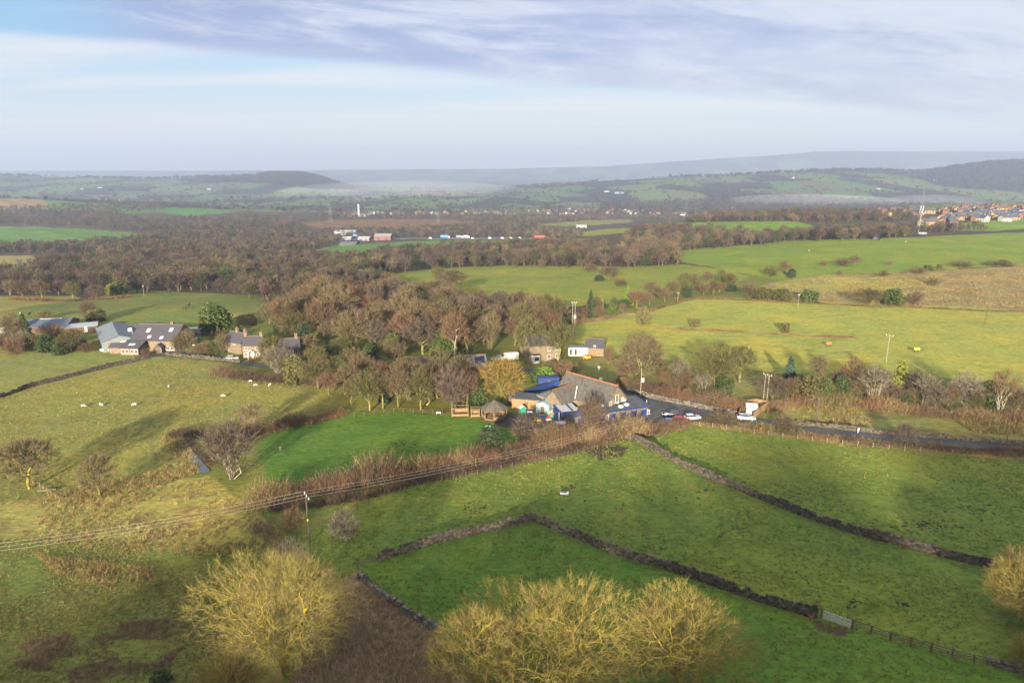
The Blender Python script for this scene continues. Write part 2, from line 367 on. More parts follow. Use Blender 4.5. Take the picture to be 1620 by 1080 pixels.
# mist-pale water far away to the west is left to the haze
# trodden lines: earth and bruised grass along gateways, walls and animal paths
def tread(pp,wd,col,a0,seed):
    c=line_w(pp,.6); b=(GX>c[:,0].min()-4)&(GX<c[:,0].max()+4)&(GY>c[:,1].min()-4)&(GY<c[:,1].max()+4); k=b.nonzero(); x,y=GX[k],GY[k]
    d=np.full(len(x),99.)
    for i in range(0,len(c),2): d=np.minimum(d,np.hypot(x-c[i,0],y-c[i,1]))
    m=(a0*np.exp(-(d/wd)**2)*np.clip(.55+.6*vnoise(x+seed,y,2.3)+.4*vnoise(y,x+seed,.9),0,1))[:,None]
    C[k[0],k[1],:3]=C[k[0],k[1],:3]*(1-m)+np.array(col)*m
EARTH=(.065,.050,.034); LUSH=(.050,.085,.018)
for pp,wd,col,a0 in (
 ([(1322,990),(1290,955),(1230,915),(1150,870),(1060,820),(990,760),(950,718)],.7,LUSH,.75),([(1330,985),(1400,950),(1490,930),(1560,920)],.7,LUSH,.7),
 ([(1325,995),(1260,1010),(1200,1050)],.9,EARTH,.5),([(1010,704),(1080,742),(1170,781),(1280,826),(1420,868),(1560,905)],.8,EARTH,.45),([(835,830),(760,850),(655,877)],.7,EARTH,.4),([(850,832),(950,874),(1060,908),(1160,943),(1285,985)],.7,EARTH,.45),
 ([(380,590),(330,640),(270,690),(200,740),(120,780)],.6,LUSH,.6),([(0,700),(100,670),(230,640),(340,610),(380,585)],.5,EARTH,.4),([(60,590),(160,620),(300,650),(360,680)],.5,LUSH,.5),
 ([(1000,690),(960,712),(930,722),(860,735),(760,760)],.8,EARTH,.5),([(1095,690),(1200,720),(1300,760),(1380,800),(1480,830)],.6,LUSH,.6),([(150,480),(130,492),(105,505)],1.,(.16,.14,.09),.8),
 ([(1000,560),(1150,540),(1300,556),(1420,560),(1560,580)],.9,LUSH,.5),([(0,1000),(80,950),(190,900),(300,870),(400,860)],.5,EARTH,.4)):
    tread(pp,wd,col,a0,len(pp)*7.)
idx=np.arange(GX.size).reshape(GX.shape)
Fq=np.stack([idx[:-1,:-1],idx[:-1,1:],idx[1:,1:],idx[1:,:-1]],-1).reshape(-1,4)
def ground_mat():
    m,k,b=principled('ground'); b.inputs['Roughness'].default_value=.95; b.inputs['Specular IOR Level'].default_value=.08
    at_=k.n.new('ShaderNodeAttribute'); at_.attribute_name='Col'; c=at_.outputs['Color']; rg=at_.outputs['Alpha']
    g=k.n.new('ShaderNodeNewGeometry'); v=g.outputs['Position']
    mp=k.n.new('ShaderNodeMapping'); mp.inputs['Scale'].default_value=(.5,1.,1.); k.l.new(v,mp.inputs[0]); vs=mp.outputs[0]
    big=k.noise(v,.035,4,.6,.8); mid=k.noise(vs,.22,5,.65,.5); fine=k.noise(vs,1.3,5,.72,.3)
    # thin, yellowed and lusher growth
    c1=k.mix(k.m('MULTIPLY',k.step(big,.42,.66),.7),c,k.mix(1.,c,(1.45,1.12,.85),'MULTIPLY'))
    c2=k.mix(k.m('MULTIPLY',k.step(mid,.46,.66),.65),c1,k.mix(1.,c1,(.62,.74,.62),'MULTIPLY'))
    c3=k.mix(k.m('MULTIPLY',k.step(fine,.34,.68),.6),k.mix(1.,c2,(.55,.58,.52),'MULTIPLY'),k.mix(1.,c2,(1.22,1.20,1.1),'MULTIPLY'))
    # rush, dead grass and bracken where it is rough
    tus=k.noise(vs,.55,6,.75,1.2); brk=k.noise(vs,.075,5,.62,1.5)
    rm=k.m('MULTIPLY',k.step(brk,.47,.60),rg)
    c4=k.mix(k.m('MULTIPLY',rm,k.step(tus,.36,.58)),c3,(.105,.062,.030))
    c5=k.mix(k.m('MULTIPLY',k.m('MULTIPLY',rg,.75),k.step(tus,.56,.72)),c4,(.175,.135,.055))
    mud=k.step(k.noise(v,.30,4,.8,2.),.755,.78)
    c6=k.mix(k.m('MULTIPLY',mud,.7),c5,(.03,.025,.016))
    k.l.new(c6,b.inputs['Base Color'])
    bp=k.n.new('ShaderNodeBump'); bp.inputs['Distance'].default_value=.35; bp.inputs['Strength'].default_value=.55
    hgt=k.m('ADD',k.m('MULTIPLY',fine,.5),k.m('MULTIPLY',tus,k.m('ADD',.25,rg)))
    k.l.new(hgt,bp.inputs['Height']); k.l.new(bp.outputs[0],b.inputs['Normal'])
    return m
me=np_mesh('ground',np.stack([GX,GY,GZ],-1).reshape(-1,3),Fq,[ground_mat()],smooth=True,attrs={'Col':C.reshape(-1,4)})
tag(link('ground',me),kind='structure')
# ------------------------------------------------------------------ haze over the whole country
def haze():
    mb=MB(); mb.box((0,7000,140),(33000,15600,560))
    m=bpy.data.materials.new('haze'); m.use_nodes=True; k=NT(m.node_tree); k.n.clear()
    o=k.n.new('ShaderNodeOutputMaterial'); p=k.n.new('ShaderNodeVolumePrincipled')
    p.inputs['Color'].default_value=(.315,.39,.575,1); p.inputs['Density'].default_value=.000125; p.inputs['Anisotropy'].default_value=.1
    k.l.new(p.outputs[0],o.inputs['Volume'])
    tag(mb.build('haze',m),kind='stuff')
haze()

# ------------------------------------------------------------------ trees
def bark(name,col,var=.3,objvar=0.,tint=False,col2=None,scale=1.5): return mat(name,col,.9,var,scale,spec=.1,objvar=objvar,tint=tint,col2=col2)
TWIG={'brown':bark('brown_twigs',(.090,.062,.040),objvar=.35),'rust':bark('rust_twigs',(.108,.064,.042),objvar=.3),
 'tan':bark('tan_twigs',(.112,.082,.048),objvar=.3),'olive':bark('olive_twigs',(.084,.075,.032),objvar=.35),
 'pale':bark('pale_twigs',(.135,.112,.085),objvar=.2),'gold':bark('gold_twigs',(.165,.115,.034),objvar=.1),
 'purple':bark('purple_twigs',(.084,.061,.050),objvar=.3),'wood':bark('wood_twigs',(1,1,1),tint=True)}
BARK={'grey':bark('grey_bark',(.10,.082,.058),.4,col2=(.072,.072,.034)),'pale':bark('pale_bark',(.20,.175,.135),.3),
 'moss':bark('mossy_bark',(.16,.15,.05),.4),'lichen':bark('lichen_bark',(.30,.235,.026),.3,col2=(.075,.062,.026),scale=1.1)}
LEAF={'dark':mat('dark_needles',(.026,.040,.015),.8,.4,1.2,objvar=.12),'green':mat('evergreen_leaves',(.050,.070,.014),.7,.4,1.2,objvar=.12),
 'golden':mat('golden_conifer_leaves',(.125,.135,.020),.7,.4,1.,objvar=.15),'bright':mat('bright_leaves',(.085,.14,.014),.7,.4,1.,objvar=.15),
 'blue':mat('blue_fir_needles',(.030,.060,.036),.7,.35,1.2),'ivy':mat('ivy_leaves',(.036,.054,.012),.7,.4,1.2,objvar=.1),
 'olive':mat('olive_leaves',(.10,.105,.026),.7,.4,1.2,objvar=.25),'heath':mat('heather_sprigs',(.085,.055,.034),.9,.5,.7),
 'rush':mat('dead_rush_blades',(.23,.165,.065),.9,.45,.5),'bracken':mat('dead_bracken_fronds',(.125,.072,.042),.9,.5,.6)}
def rib(p0,p1,w0,w1,rng):
    "flat tapering blades (n) as quads with any turn"
    d=p1-p0; d/=np.linalg.norm(d,axis=1,keepdims=True)+1e-9
    s=np.cross(d,rng.normal(size=d.shape)); s/=np.linalg.norm(s,axis=1,keepdims=True)+1e-9
    w0=np.broadcast_to(w0,len(p0))[:,None]; w1=np.broadcast_to(w1,len(p0))[:,None]
    V=np.stack([p0-s*w0,p0+s*w0,p1+s*w1,p1-s*w1],1).reshape(-1,3)
    return V,np.arange(len(V)).reshape(-1,4)
def rods(p0,p1,r0,r1,n):
    d=p1-p0; d=d/(np.linalg.norm(d,axis=1,keepdims=True)+1e-9)
    a=np.where(np.abs(d[:,2:3])<.9,np.array([[0,0,1.]]),np.array([[1.,0,0]])); u=np.cross(d,a); u/=np.linalg.norm(u,axis=1,keepdims=True)+1e-9; v=np.cross(d,u)
    t=np.arange(n)*2*math.pi/n; ring=u[:,None,:]*np.cos(t)[None,:,None]+v[:,None,:]*np.sin(t)[None,:,None]
    V=np.concatenate([p0[:,None]+ring*r0[:,None,None],p1[:,None]+ring*r1[:,None,None]],1).reshape(-1,3)
    b=np.arange(len(p0))[:,None]*2*n; i=np.arange(n); j=(i+1)%n
    F=np.stack([b+i,b+j,b+n+j,b+n+i],-1).reshape(-1,4)
    return V,F
def cat(parts):
    V=[];F=[];o=0
    for v,f in parts: V.append(v);F.append(f+o);o+=len(v)
    return np.concatenate(V),np.concatenate(F)
def skeleton(rng,h,wd,tips,base_frac=.28,crown0=.30,dome=.55,multi=1,lean=0.,droop=0.,tr=None,rough_=.22):
    "a winter tree: the tips are spread through a lumpy crown and gathered back into twigs, boughs and trunk"
    n=int(tips*1.35); dirs=rng.normal(size=(n,3)); dirs/=np.linalg.norm(dirs,axis=1,keepdims=True)
    lob=rng.normal(size=(9,3)); lob/=np.linalg.norm(lob,axis=1,keepdims=True)
    lump=(1-rough_)+(rough_+.08)*np.max(np.clip(dirs@lob.T,0,1)**6,axis=1)
    rad=lump*rng.random(n)**.42
    c0=crown0*h; cz=c0+(h-c0)*(1-dome); up=np.where(dirs[:,2]>0,h-cz,cz-c0)
    T_=np.c_[dirs[:,0]*rad*wd/2,dirs[:,1]*rad*wd/2,cz+dirs[:,2]*rad*up]
    T_[:,2]-=droop*np.hypot(T_[:,0],T_[:,1])**2/wd
    T_=T_[T_[:,2]>c0*.7][:tips]
    segs=[]; K=(tr or h*.021)/math.sqrt(len(T_))
    def bough(p,q_,n0,n1):
        m=(p+q_)/2+rng.normal(size=3)*np.linalg.norm(q_-p)*.10; m[2]+=np.linalg.norm(q_-p)*.05
        r0,r1=K*n0**.5,K*n1**.5
        segs.append((p,m,r0,(r0+r1)/2)); segs.append((m,q_,(r0+r1)/2,r1))
    stack=[]
    if multi==1:
        f=np.array([lean*h*base_frac,0,h*base_frac]); bough(np.array([0,0,-.3]),f,len(T_)*1.3,len(T_)); stack.append((f,T_,0))
    else:
        k=T_[rng.choice(len(T_),multi,False)]; as_=np.argmin(((T_[:,None,:2]-k[None,:,:2])**2).sum(-1),1)
        for i in range(multi):
            g=T_[as_==i]
            if len(g): stack.append((np.array([rng.normal()*.12,rng.normal()*.12,-.2]),g,0))
    tw=[]
    while stack:
        p,g,lv=stack.pop()
        if len(g)<=2:
            for t in g: tw.append((p,t))
            continue
        k=2 if len(g)<30 else int(rng.integers(2,4)); k=k+2 if lv==0 and len(g)>60 else k
        sd_=g[rng.choice(len(g),min(k,len(g)),False)]; as_=np.argmin(((g[:,None]-sd_[None])**2).sum(-1),1)
        for i in range(len(sd_)):
            s_=g[as_==i]
            if len(s_)==0: continue
            if len(s_)<=2:
                for t in s_: tw.append((p,t))
                continue
            c=s_.mean(0); fr_=rng.uniform(.34,.52); q_=p+(c-p)*fr_; bough(p,q_,len(s_),len(s_)*.9); stack.append((q_,s_,lv+1))
    tw=np.array(tw); sg=[np.array([s_[i] for s_ in segs]) for i in range(4)]
    return sg,tw,K
def tree_mesh(rng,h,wd,tips,spray=4,sl=1.1,tw_w=.035,thick=.05,**kw):
    "-> (trunk V,F), (crown V,F)"
    (a,b,r0,r1),tw,K=skeleton(rng,h,wd,tips,**kw)
    fat=r0>thick; tk=rods(a[fat],b[fat],r0[fat],r1[fat],6)
    parts=[rods(a[~fat],b[~fat],np.maximum(r0[~fat],tw_w*.6),np.maximum(r1[~fat],tw_w*.5),3)] if (~fat).any() else []
    parts.append(rib(tw[:,0],tw[:,1],max(K,tw_w*.8),tw_w*.6,rng))
    # fine twigs: a spray at each tip and along it, pointing out and up
    out=tw[:,1]-np.array([0,0,h*.35]); out/=np.linalg.norm(out,axis=1,keepdims=True)
    p0=[];p1=[]
    for s_ in range(spray):
        f=rng.uniform(.25,1.,(len(tw),1)); o=tw[:,0]*(1-f)+tw[:,1]*f
        d=out*.9+rng.normal(size=out.shape)*.55+np.array([0,0,.35]); d/=np.linalg.norm(d,axis=1,keepdims=True)
        p0.append(o); p1.append(o+d*sl*rng.uniform(.5,1.25,(len(tw),1)))
    parts.append(rib(np.concatenate(p0),np.concatenate(p1),tw_w,tw_w*.3,rng))
    return tk,cat(parts)
def foliage(rng,n,size,shape):
    "leafy clumps: shape(rng,n) -> points and outward directions"
    p,o=shape(rng,n); d=o*.5+rng.normal(size=p.shape)*.8; d/=np.linalg.norm(d,axis=1,keepdims=True)
    L=size*rng.uniform(.6,1.4,(len(p),1)); V,F=rib(p-d*L*.5,p+d*L*.5,size*.32,size*.12,rng); return V,F
def blob_shape(h,wd,lobes=10,z0=.08,seed=0):
    def f(rng,n):
        c=rng.normal(size=(lobes,3)); c/=np.linalg.norm(c,axis=1,keepdims=True); c*=rng.uniform(.35,.62,(lobes,1))
        r_=rng.uniform(.30,.50,lobes); k=rng.integers(0,lobes,n)
        d=rng.normal(size=(n,3)); d/=np.linalg.norm(d,axis=1,keepdims=True); q_=c[k]+d*(r_[k]*rng.random(n)**.25)[:,None]
        p=np.c_[q_[:,0]*wd/2,q_[:,1]*wd/2,h*(z0+(1-z0)*(q_[:,2]*.5+.5))]
        lo=rng.random(n)<.38; a=rng.random(n)*6.283; zz=rng.random(n)*.52; rr=wd/2*(.72+.16*np.sin(a*5+zz*6)+.1*np.sin(a*11))*rng.random(n)**.3
        p[lo]=np.c_[rr*np.cos(a),rr*np.sin(a),h*zz][lo]; d[lo]=np.c_[np.cos(a),np.sin(a),a*0+.2][lo]; p[:,2]=np.clip(p[:,2],.05,None)
        return p,d
    return f
def cone_shape(h,wd,tiers=11,pw=.85,skirt=.06):
    def f(rng,n):
        t=1-np.sqrt(rng.random(n)); a=rng.random(n)*2*math.pi
        k=np.floor(a*7/6.283+t*3); fr_=(t*tiers)%1
        r_=wd/2*(1-t)**pw*(1-.35*fr_)*(.86+.2*np.sin(k*12.9+np.floor(t*tiers)*4.1))*rng.random(n)**.3
        z=h*(skirt+(1-skirt)*t)-.12*r_*1.2
        o=np.c_[np.cos(a),np.sin(a),np.full(n,.0)]
        return np.c_[r_*np.cos(a),r_*np.sin(a),z],o
    return f
def mk(vf,name,m,smooth=False): return np_mesh(name,vf[0],vf[1],[m],smooth=smooth)
rng=np.random.default_rng(11)
# models of unit kinds, shared by the trees that use them ---------------------------------------------------
MODEL={}
for i in range(6):   # spreading field and woodland trees, 10 m tall and 9 m wide
    MODEL['round',i]=[mk(v,n,m) for v,n,m in zip(tree_mesh(rng,10,9.4,380,7,1.2,.034,.05,base_frac=.22,crown0=.16,dome=.48,tr=.24),('trunk','crown'),(BARK['grey'],TWIG['brown']))]
for i in range(3):   # upright, several stems from the ground
    MODEL['stems',i]=[mk(v,n,m) for v,n,m in zip(tree_mesh(rng,10,7,300,5,1.3,.034,.05,crown0=.14,dome=.40,multi=5,tr=.22),('trunk','crown'),(BARK['grey'],TWIG['brown']))]
for i in range(3):   # slim birches
    MODEL['birch',i]=[mk(v,n,m) for v,n,m in zip(tree_mesh(rng,10,5.2,190,4,1.3,.028,.035,crown0=.22,dome=.42,multi=3,tr=.20),('trunk','crown'),(BARK['pale'],TWIG['pale']))]
for i in range(3):   # open crown on a clear stem
    MODEL['tall',i]=[mk(v,n,m) for v,n,m in zip(tree_mesh(rng,10,6.4,300,6,1.1,.030,.05,base_frac=.34,crown0=.34,dome=.5,tr=.20),('trunk','crown'),(BARK['grey'],TWIG['brown']))]
for i in range(4):   # bare bush, 3 m tall and 4 m wide
    MODEL['shrub',i]=[mk(v,n,m) for v,n,m in zip(tree_mesh(rng,3,3.8,240,5,.6,.020,.03,crown0=.03,dome=.55,multi=6,tr=.09),('stems','crown'),(BARK['grey'],TWIG['brown']))]
for i in range(3):
    MODEL['bush',i]=[mk(tree_mesh(rng,3,2,12,1,.3,.02,.02,crown0=.1,tr=.08)[0],'stem',BARK['grey']),mk(foliage(rng,2600,.30,blob_shape(3,3.6,9)),'crown',LEAF['green'])]
    MODEL['leafy',i]=[mk(tree_mesh(rng,9,4,16,1,.3,.02,.02,crown0=.2,tr=.22)[0],'trunk',BARK['grey']),mk(foliage(rng,5200,.55,blob_shape(10,8,16)),'crown',LEAF['green'])]
for i in range(2):
    MODEL['fir',i]=[mk(rods(np.array([[0,0,-.2]]),np.array([[0,0,9.4]]),np.array([.2]),np.array([.03]),7),'trunk',BARK['grey']),mk(foliage(rng,4200,.55,cone_shape(10,5.4)),'crown',LEAF['dark'])]
    MODEL['cypress',i]=[mk(rods(np.array([[0,0,-.2]]),np.array([[0,0,8]]),np.array([.25]),np.array([.03]),7),'trunk',BARK['grey']),mk(foliage(rng,4600,.55,cone_shape(10,4.6,5,.55)),'crown',LEAF['golden'])]
def plant(model,x,y,h,wd,twig=None,bk=None,name='bare_tree',label=None,cat='tree',group=None,rz=None,lean=0.):
    nat={'shrub':(3,3.8),'bush':(3,3.6),'round':(10,9.4),'stems':(10,7),'birch':(10,5.2),'tall':(10,6.4),'leafy':(10,8),'fir':(10,5.4),'cypress':(10,4.6)}[model]
    ks=[k for k in MODEL if k[0]==model]; a,b=MODEL[ks[random.randrange(len(ks))]]
    o=thing(name,label,cat,(x,y,gz(x,y)-.05),random.uniform(0,6.28) if rz is None else rz,group)
    s=wd/nat[1]; o.scale=(s,s,h/nat[0])
    if lean: o.rotation_euler[1]=lean
    t=link(a.name.split('.')[0],a,o); c=link(b.name.split('.')[0],b,o)
    m=TWIG.get(twig) or LEAF.get(twig)
    if m: c.material_slots[0].link='OBJECT'; c.material_slots[0].material=m
    if bk: t.material_slots[0].link='OBJECT'; t.material_slots[0].material=BARK[bk]
    return o
def plant_px(model,px,py,top,wpx,twig=None,bk=None,name='bare_tree',label=None,cat='tree',group=None,**k):
    "base pixel, top row and width in pixels of the photograph"
    x,y,z=P(px,py); s=(y*cp+(H-z)*sp)/FPX
    h=max(.8,at(px,top,y)[2]-z); return plant(model,x,y,h,wpx*s,twig,bk,name,label,cat,group,**k)
random.seed(5)
COLW={'brown':'brown','rust':'reddish','tan':'tan','olive':'olive-tinged','pale':'pale','gold':'golden','purple':'purplish'}
# trees that stand out, each with what sets it apart: model, base x, base y, top y, width, twig, bark, name, label
TREES=[
('round',585,650,583,64,'olive','moss','bare_tree','olive bare tree at the west end of the playing field row'),
('round',630,645,575,44,'tan','moss','bare_tree','slim tan bare tree second from the west along the playing field row'),
('round',666,648,583,52,'olive','moss','bare_tree','mossy olive bare tree in front of the solar-roofed bungalow'),
('round',716,655,578,62,'purple','grey','bare_tree','purplish bare tree behind the pergola at the field edge'),
('tall',740,648,582,42,'rust','grey','bare_tree','reddish bare tree between the purplish tree and the golden tree'),
('round',794,640,562,84,'gold','moss','bare_tree','large golden-twigged bare tree behind the gazebo'),
('cypress',758,632,598,18,'bright',None,'conifer','narrow bright green conifer left of the golden tree'),
('cypress',742,606,574,20,'golden',None,'conifer','yellow pointed conifer top beside the solar bungalow'),
('leafy',775,716,668,48,'dark',None,'evergreen_bush','dark green bushy pine on the south edge of the playing field'),
('shrub',832,695,655,60,'purple',None,'bare_shrub','large purplish bare shrub south of the black play surface'),
('stems',937,692,626,52,'brown',None,'bare_tree','thin pinkish bare tree in front of the school annex'),
('round',1017,614,522,80,'brown','moss','bare_tree','big round bare tree beyond the school lane'),
('birch',1075,614,566,38,'pale','pale','birch_tree','pale spiky birch north of the car park lane'),
('birch',1112,622,590,34,'pale','pale','birch_tree','small pale leaning birch above the stone lane wall'),
('round',1130,616,545,76,'olive','moss','bare_tree','broad olive bare tree with dark ivied branches beside the lane'),
('round',1170,604,542,60,'olive','moss','bare_tree','olive bare tree leaning over the sunlit pasture east of the ivied one'),
('leafy',1146,624,590,34,'ivy',None,'ivied_stump','ivy-covered trunk clump under the olive lane trees'),
('fir',1248,606,560,30,'blue',None,'fir_tree','dark blue-green fir on the edge of the sunlit pasture'),
('round',1222,634,592,54,'purple','grey','bare_tree','purplish round tree behind the twin power poles'),
('leafy',1278,632,590,60,'olive',None,'evergreen_bush','wide olive evergreen bush right of the fir'),
('leafy',1302,632,594,30,'green',None,'evergreen_bush','dark green holly bush beside the wide olive evergreen'),
('tall',1292,606,560,36,'tan','pale','bare_tree','tall tan bare tree rising behind the wide olive bush'),
('leafy',1330,630,588,30,'ivy',None,'ivied_tree','ivy-clad dark green tree between bare trees of the roadside belt'),
('round',1346,624,566,50,'rust','grey','bare_tree','reddish bare tree behind the ivy-clad tree'),
('birch',1383,640,576,56,'pale','pale','birch_tree','white-stemmed multi-trunk birch in front of the pasture pole'),
('cypress',1421,626,568,38,'golden',None,'conifer','golden-green conifer in the roadside belt'),
('birch',1462,644,590,46,'pale','pale','birch_tree','white fan-shaped birch right of the golden conifer'),
('round',1446,634,584,44,'purple','grey','bare_tree','purplish bare tree behind the white fan-shaped birch'),
('stems',1405,640,604,44,'brown','grey','bare_tree','low brown bare tree at the foot of the golden conifer'),
('round',1524,646,590,62,'pale','grey','bare_tree','pale wide-branched tree left of the dark green tree by the paddock'),
('leafy',1565,650,600,46,'ivy',None,'evergreen_tree','dark green round evergreen by the paddock fence'),
('birch',1578,656,580,46,'rust','pale','birch_tree','rusty birch with a leaning white trunk beside the dark evergreen'),
('birch',1608,648,606,30,'pale','pale','birch_tree','pale birch at the east end of the roadside belt'),
('leafy',1614,642,612,26,'golden',None,'evergreen_bush','yellow-green bush at the east end of the roadside belt'),
('bush',1018,511,484,29,'olive',None,'round_bush','round olive bush alone by the pasture hedge gap'),
('bush',1099,516,502,21,'olive',None,'round_bush','small round bush west of the dead-grass field bank'),
('bush',1242,525,509,16,'olive',None,'round_bush','small upright bush on the dead-grass field bank'),
('bush',1280,478,455,34,'green',None,'round_bush','green bush right of the clipped tree row'),
('stems',1376,482,455,56,'olive','moss','thorn_tree','olive thorn bush beside the dark green one on the moor edge'),
('leafy',1412,481,454,42,'green',None,'evergreen_bush','dark green bush on the moor edge'),
('shrub',1445,481,458,30,'brown',None,'bare_shrub','brown shrub right of the dark green moor-edge bush'),
('shrub',1476,451,438,22,'olive',None,'bare_shrub','lone olive shrub out on the tan moor patch'),
('stems',1184,472,448,34,'brown','grey','bare_tree','brown round tree at the west end of the clipped tree row'),
('leafy',1207,473,452,36,'olive',None,'hedge_tree','olive clipped tree in the middle of the row'),
('leafy',1237,475,454,36,'olive',None,'hedge_tree','olive clipped tree at the east end of the row'),
('leafy',1140,452,434,22,'green',None,'evergreen_bush','dark green bush above the clipped tree row'),
('shrub',1303,420,411,15,'rust',None,'thorn_bush','small reddish thorn bush on the bright green hill'),
('shrub',1333,420,406,36,'brown',None,'thorn_bush','wide brown thorn bush on the bright green hill'),
('round',1352,420,403,22,'tan','grey','thorn_tree','tan thorn tree against the wide thorn bush'),
('shrub',1406,419,411,12,'tan',None,'thorn_bush','tiny tan thorn bush below the hill brow'),
('shrub',1398,437,426,17,'brown',None,'thorn_bush','small brown thorn bush at the foot of the hill'),
('shrub',1328,434,427,10,'brown',None,'thorn_bush','tiny dark thorn bush at the foot of the hill'),
('bush',1468,428,417,17,'green',None,'round_bush','dark round bush on the field boundary below the hill'),
('shrub',1452,432,422,34,'tan',None,'thorn_bush','low tan bush left of the dark round boundary bush'),
('bush',1486,425,416,10,'olive',None,'round_bush','tiny bush right of the dark round boundary bush'),
('shrub',1521,421,412,44,'brown',None,'thorn_bush','long brown scrub on the field boundary below the hill'),
('shrub',1580,420,412,50,'olive',None,'thorn_bush','olive scrub at the east end of the hill boundary'),
('round',1588,420,410,22,'tan','grey','thorn_tree','tan thorn tree among the olive boundary scrub'),
('round',963,442,419,36,'purple','grey','bare_tree','round purplish tree in the clump on the middle green field'),
('shrub',934,429,415,24,'brown',None,'thorn_bush','brown bush west of the clump on the middle green field'),
('bush',948,444,434,20,'dark',None,'round_bush','dark bush at the foot of the purplish field tree'),
('shrub',982,452,440,26,'brown',None,'thorn_bush','low brown scrub east of the purplish field tree'),
('round',1240,432,412,24,'rust','grey','bare_tree','reddish round tree at the west foot of the hill'),
('bush',1252,438,424,17,'dark',None,'round_bush','dark bush at the west foot of the hill'),
('shrub',1220,436,420,30,'olive',None,'thorn_bush','olive bush left of the reddish foot-of-hill tree'),
('round',716,462,424,54,'brown','grey','bare_tree','large brown round tree on the lower edge of the middle field'),
('stems',695,452,420,30,'olive','grey','bare_tree','olive tree behind the large brown round field tree'),
('stems',585,452,424,44,'olive','moss','scrub_tree','olive scrub tree at the west end of the middle field'),
('stems',612,456,428,38,'tan','moss','scrub_tree','tan scrub tree at the west end of the middle field'),
('round',35,470,441,38,'brown','grey','bare_tree','brown round tree at the west end of the far-left clump'),
('round',66,471,442,36,'tan','moss','bare_tree','tan round tree in the far-left clump'),
('fir',81,456,433,18,'dark',None,'spruce','single dark spruce behind the tan tree of the far-left clump'),
('round',116,472,447,32,'olive','moss','bare_tree','olive round tree in front of the spruces'),
('fir',132,462,434,18,'dark',None,'spruce','first dark spruce of the plantation in the far-left clump'),
('fir',147,462,432,18,'dark',None,'spruce','dark spruce in the middle of the plantation'),
('fir',163,462,432,18,'dark',None,'spruce','dark spruce at the right of the plantation'),
('round',153,472,449,34,'purple','grey','bare_tree','pinkish round tree in front of the spruces'),
('leafy',175,466,446,20,'golden',None,'holly_tree','yellow-green holly at the right end of the far-left clump'),
('leafy',187,467,440,26,'green',None,'holly_tree','green round holly at the right end of the far-left clump'),
('leafy',343,527,476,58,'green',None,'evergreen_tree','great dark green evergreen behind the farmhouse gable'),
('leafy',331,525,484,34,'golden',None,'evergreen_tree','yellow-green half of the great evergreen behind the farmhouse'),
('cypress',372,526,502,24,'green',None,'conifer','small green conifer right of the great evergreen'),
('bush',343,549,532,14,'bright',None,'round_bush','yellow-green bush between farmhouse and cottage'),
('shrub',346,545,520,34,'rust',None,'bare_shrub','reddish shrub in the garden between farmhouse and cottage'),
('shrub',322,560,540,34,'rust',None,'bare_shrub','rusty shrub along the farm garden front'),
('stems',300,562,520,28,'tan',None,'bare_tree','thin bare tree in front of the farmhouse gable'),
('fir',40,530,494,26,'green',None,'conifer','dark green conical tree beside the farm barns'),
('round',22,545,494,42,'tan','grey','bare_tree','tan bare tree left of the conical farm conifer'),
('round',140,508,474,30,'brown','grey','bare_tree','brown tree behind the white farm van'),
('leafy',152,508,485,34,'olive',None,'evergreen_bush','olive bush behind the steel barn'),
('shrub',72,504,488,28,'tan',None,'bare_shrub','round tan shrub in the field behind the long barn'),
('shrub',10,552,520,44,'brown',None,'bare_shrub','brown shrub at the west end of the farm hedge'),
('stems',35,553,522,34,'pale','pale','bare_tree','greyish bare tree in the farm hedge'),
('leafy',52,553,526,26,'olive',None,'evergreen_bush','olive bush second along the farm hedge'),
('leafy',76,555,526,38,'ivy',None,'evergreen_bush','dark green bush in the middle of the farm hedge'),
('round',112,557,524,48,'olive','moss','bare_tree','golden-olive tree at the east end of the farm hedge'),
('shrub',86,532,512,48,'rust',None,'bare_shrub','pinkish shrub behind the farm hedge by the long barn'),
('shrub',116,536,518,26,'tan',None,'bare_shrub','tan shrub in front of the steel barn'),
('round',432,572,530,46,'olive','moss','bare_tree','olive tree hiding the west end of the white-gabled house'),
('stems',440,592,546,48,'pale','pale','bare_tree','pale tangled bare tree in front of the white-gabled house'),
('leafy',468,606,556,40,'olive',None,'ivied_tree','olive ivied tree right of the pale tangled tree'),
('round',500,596,545,46,'olive','moss','bare_tree','dark olive tree at the end of the farm lane'),
('stems',516,604,560,34,'tan','moss','bare_tree','tan bare tree at the end of the farm lane'),
('fir',934,500,458,24,'dark',None,'yew_tree','dark green yew at the east edge of the wood'),
('cypress',993,478,451,15,'bright',None,'conifer','bright green slim conifer in the hedge line east of the wood'),
('cypress',952,494,468,10,'golden',None,'conifer','small yellow conifer in the hedge line east of the wood'),
('leafy',704,560,512,52,'green',None,'evergreen_tree','grey-green evergreen behind the solar bungalow'),
('tall',720,572,492,52,'rust','pale','bare_tree','reddish tree with a pale straight trunk left of the white van'),
('round',838,568,502,64,'olive','moss','bare_tree','olive spreading tree left of the stone house'),
('tall',885,584,506,56,'olive','moss','bare_tree','twin-branched tree standing before the stone house gable'),
('bush',860,602,580,40,'bright',None,'clipped_shrub','low bright green laurel beyond the blue screens'),
('shrub',895,598,566,46,'rust',None,'bare_shrub','reddish twiggy shrub behind the school roof'),
('stems',870,594,570,34,'tan',None,'bare_shrub','tan scrub left of the school ridge'),
('shrub',1240,678,655,44,'brown',None,'bare_shrub','brown shrub between the silver car and the pale post fence'),
('stems',1430,706,668,44,'purple',None,'bare_shrub','dark purplish bush standing in the roadside verge'),
('shrub',1145,670,650,50,'brown',None,'bare_shrub','low brown shrub by the car park corner'),
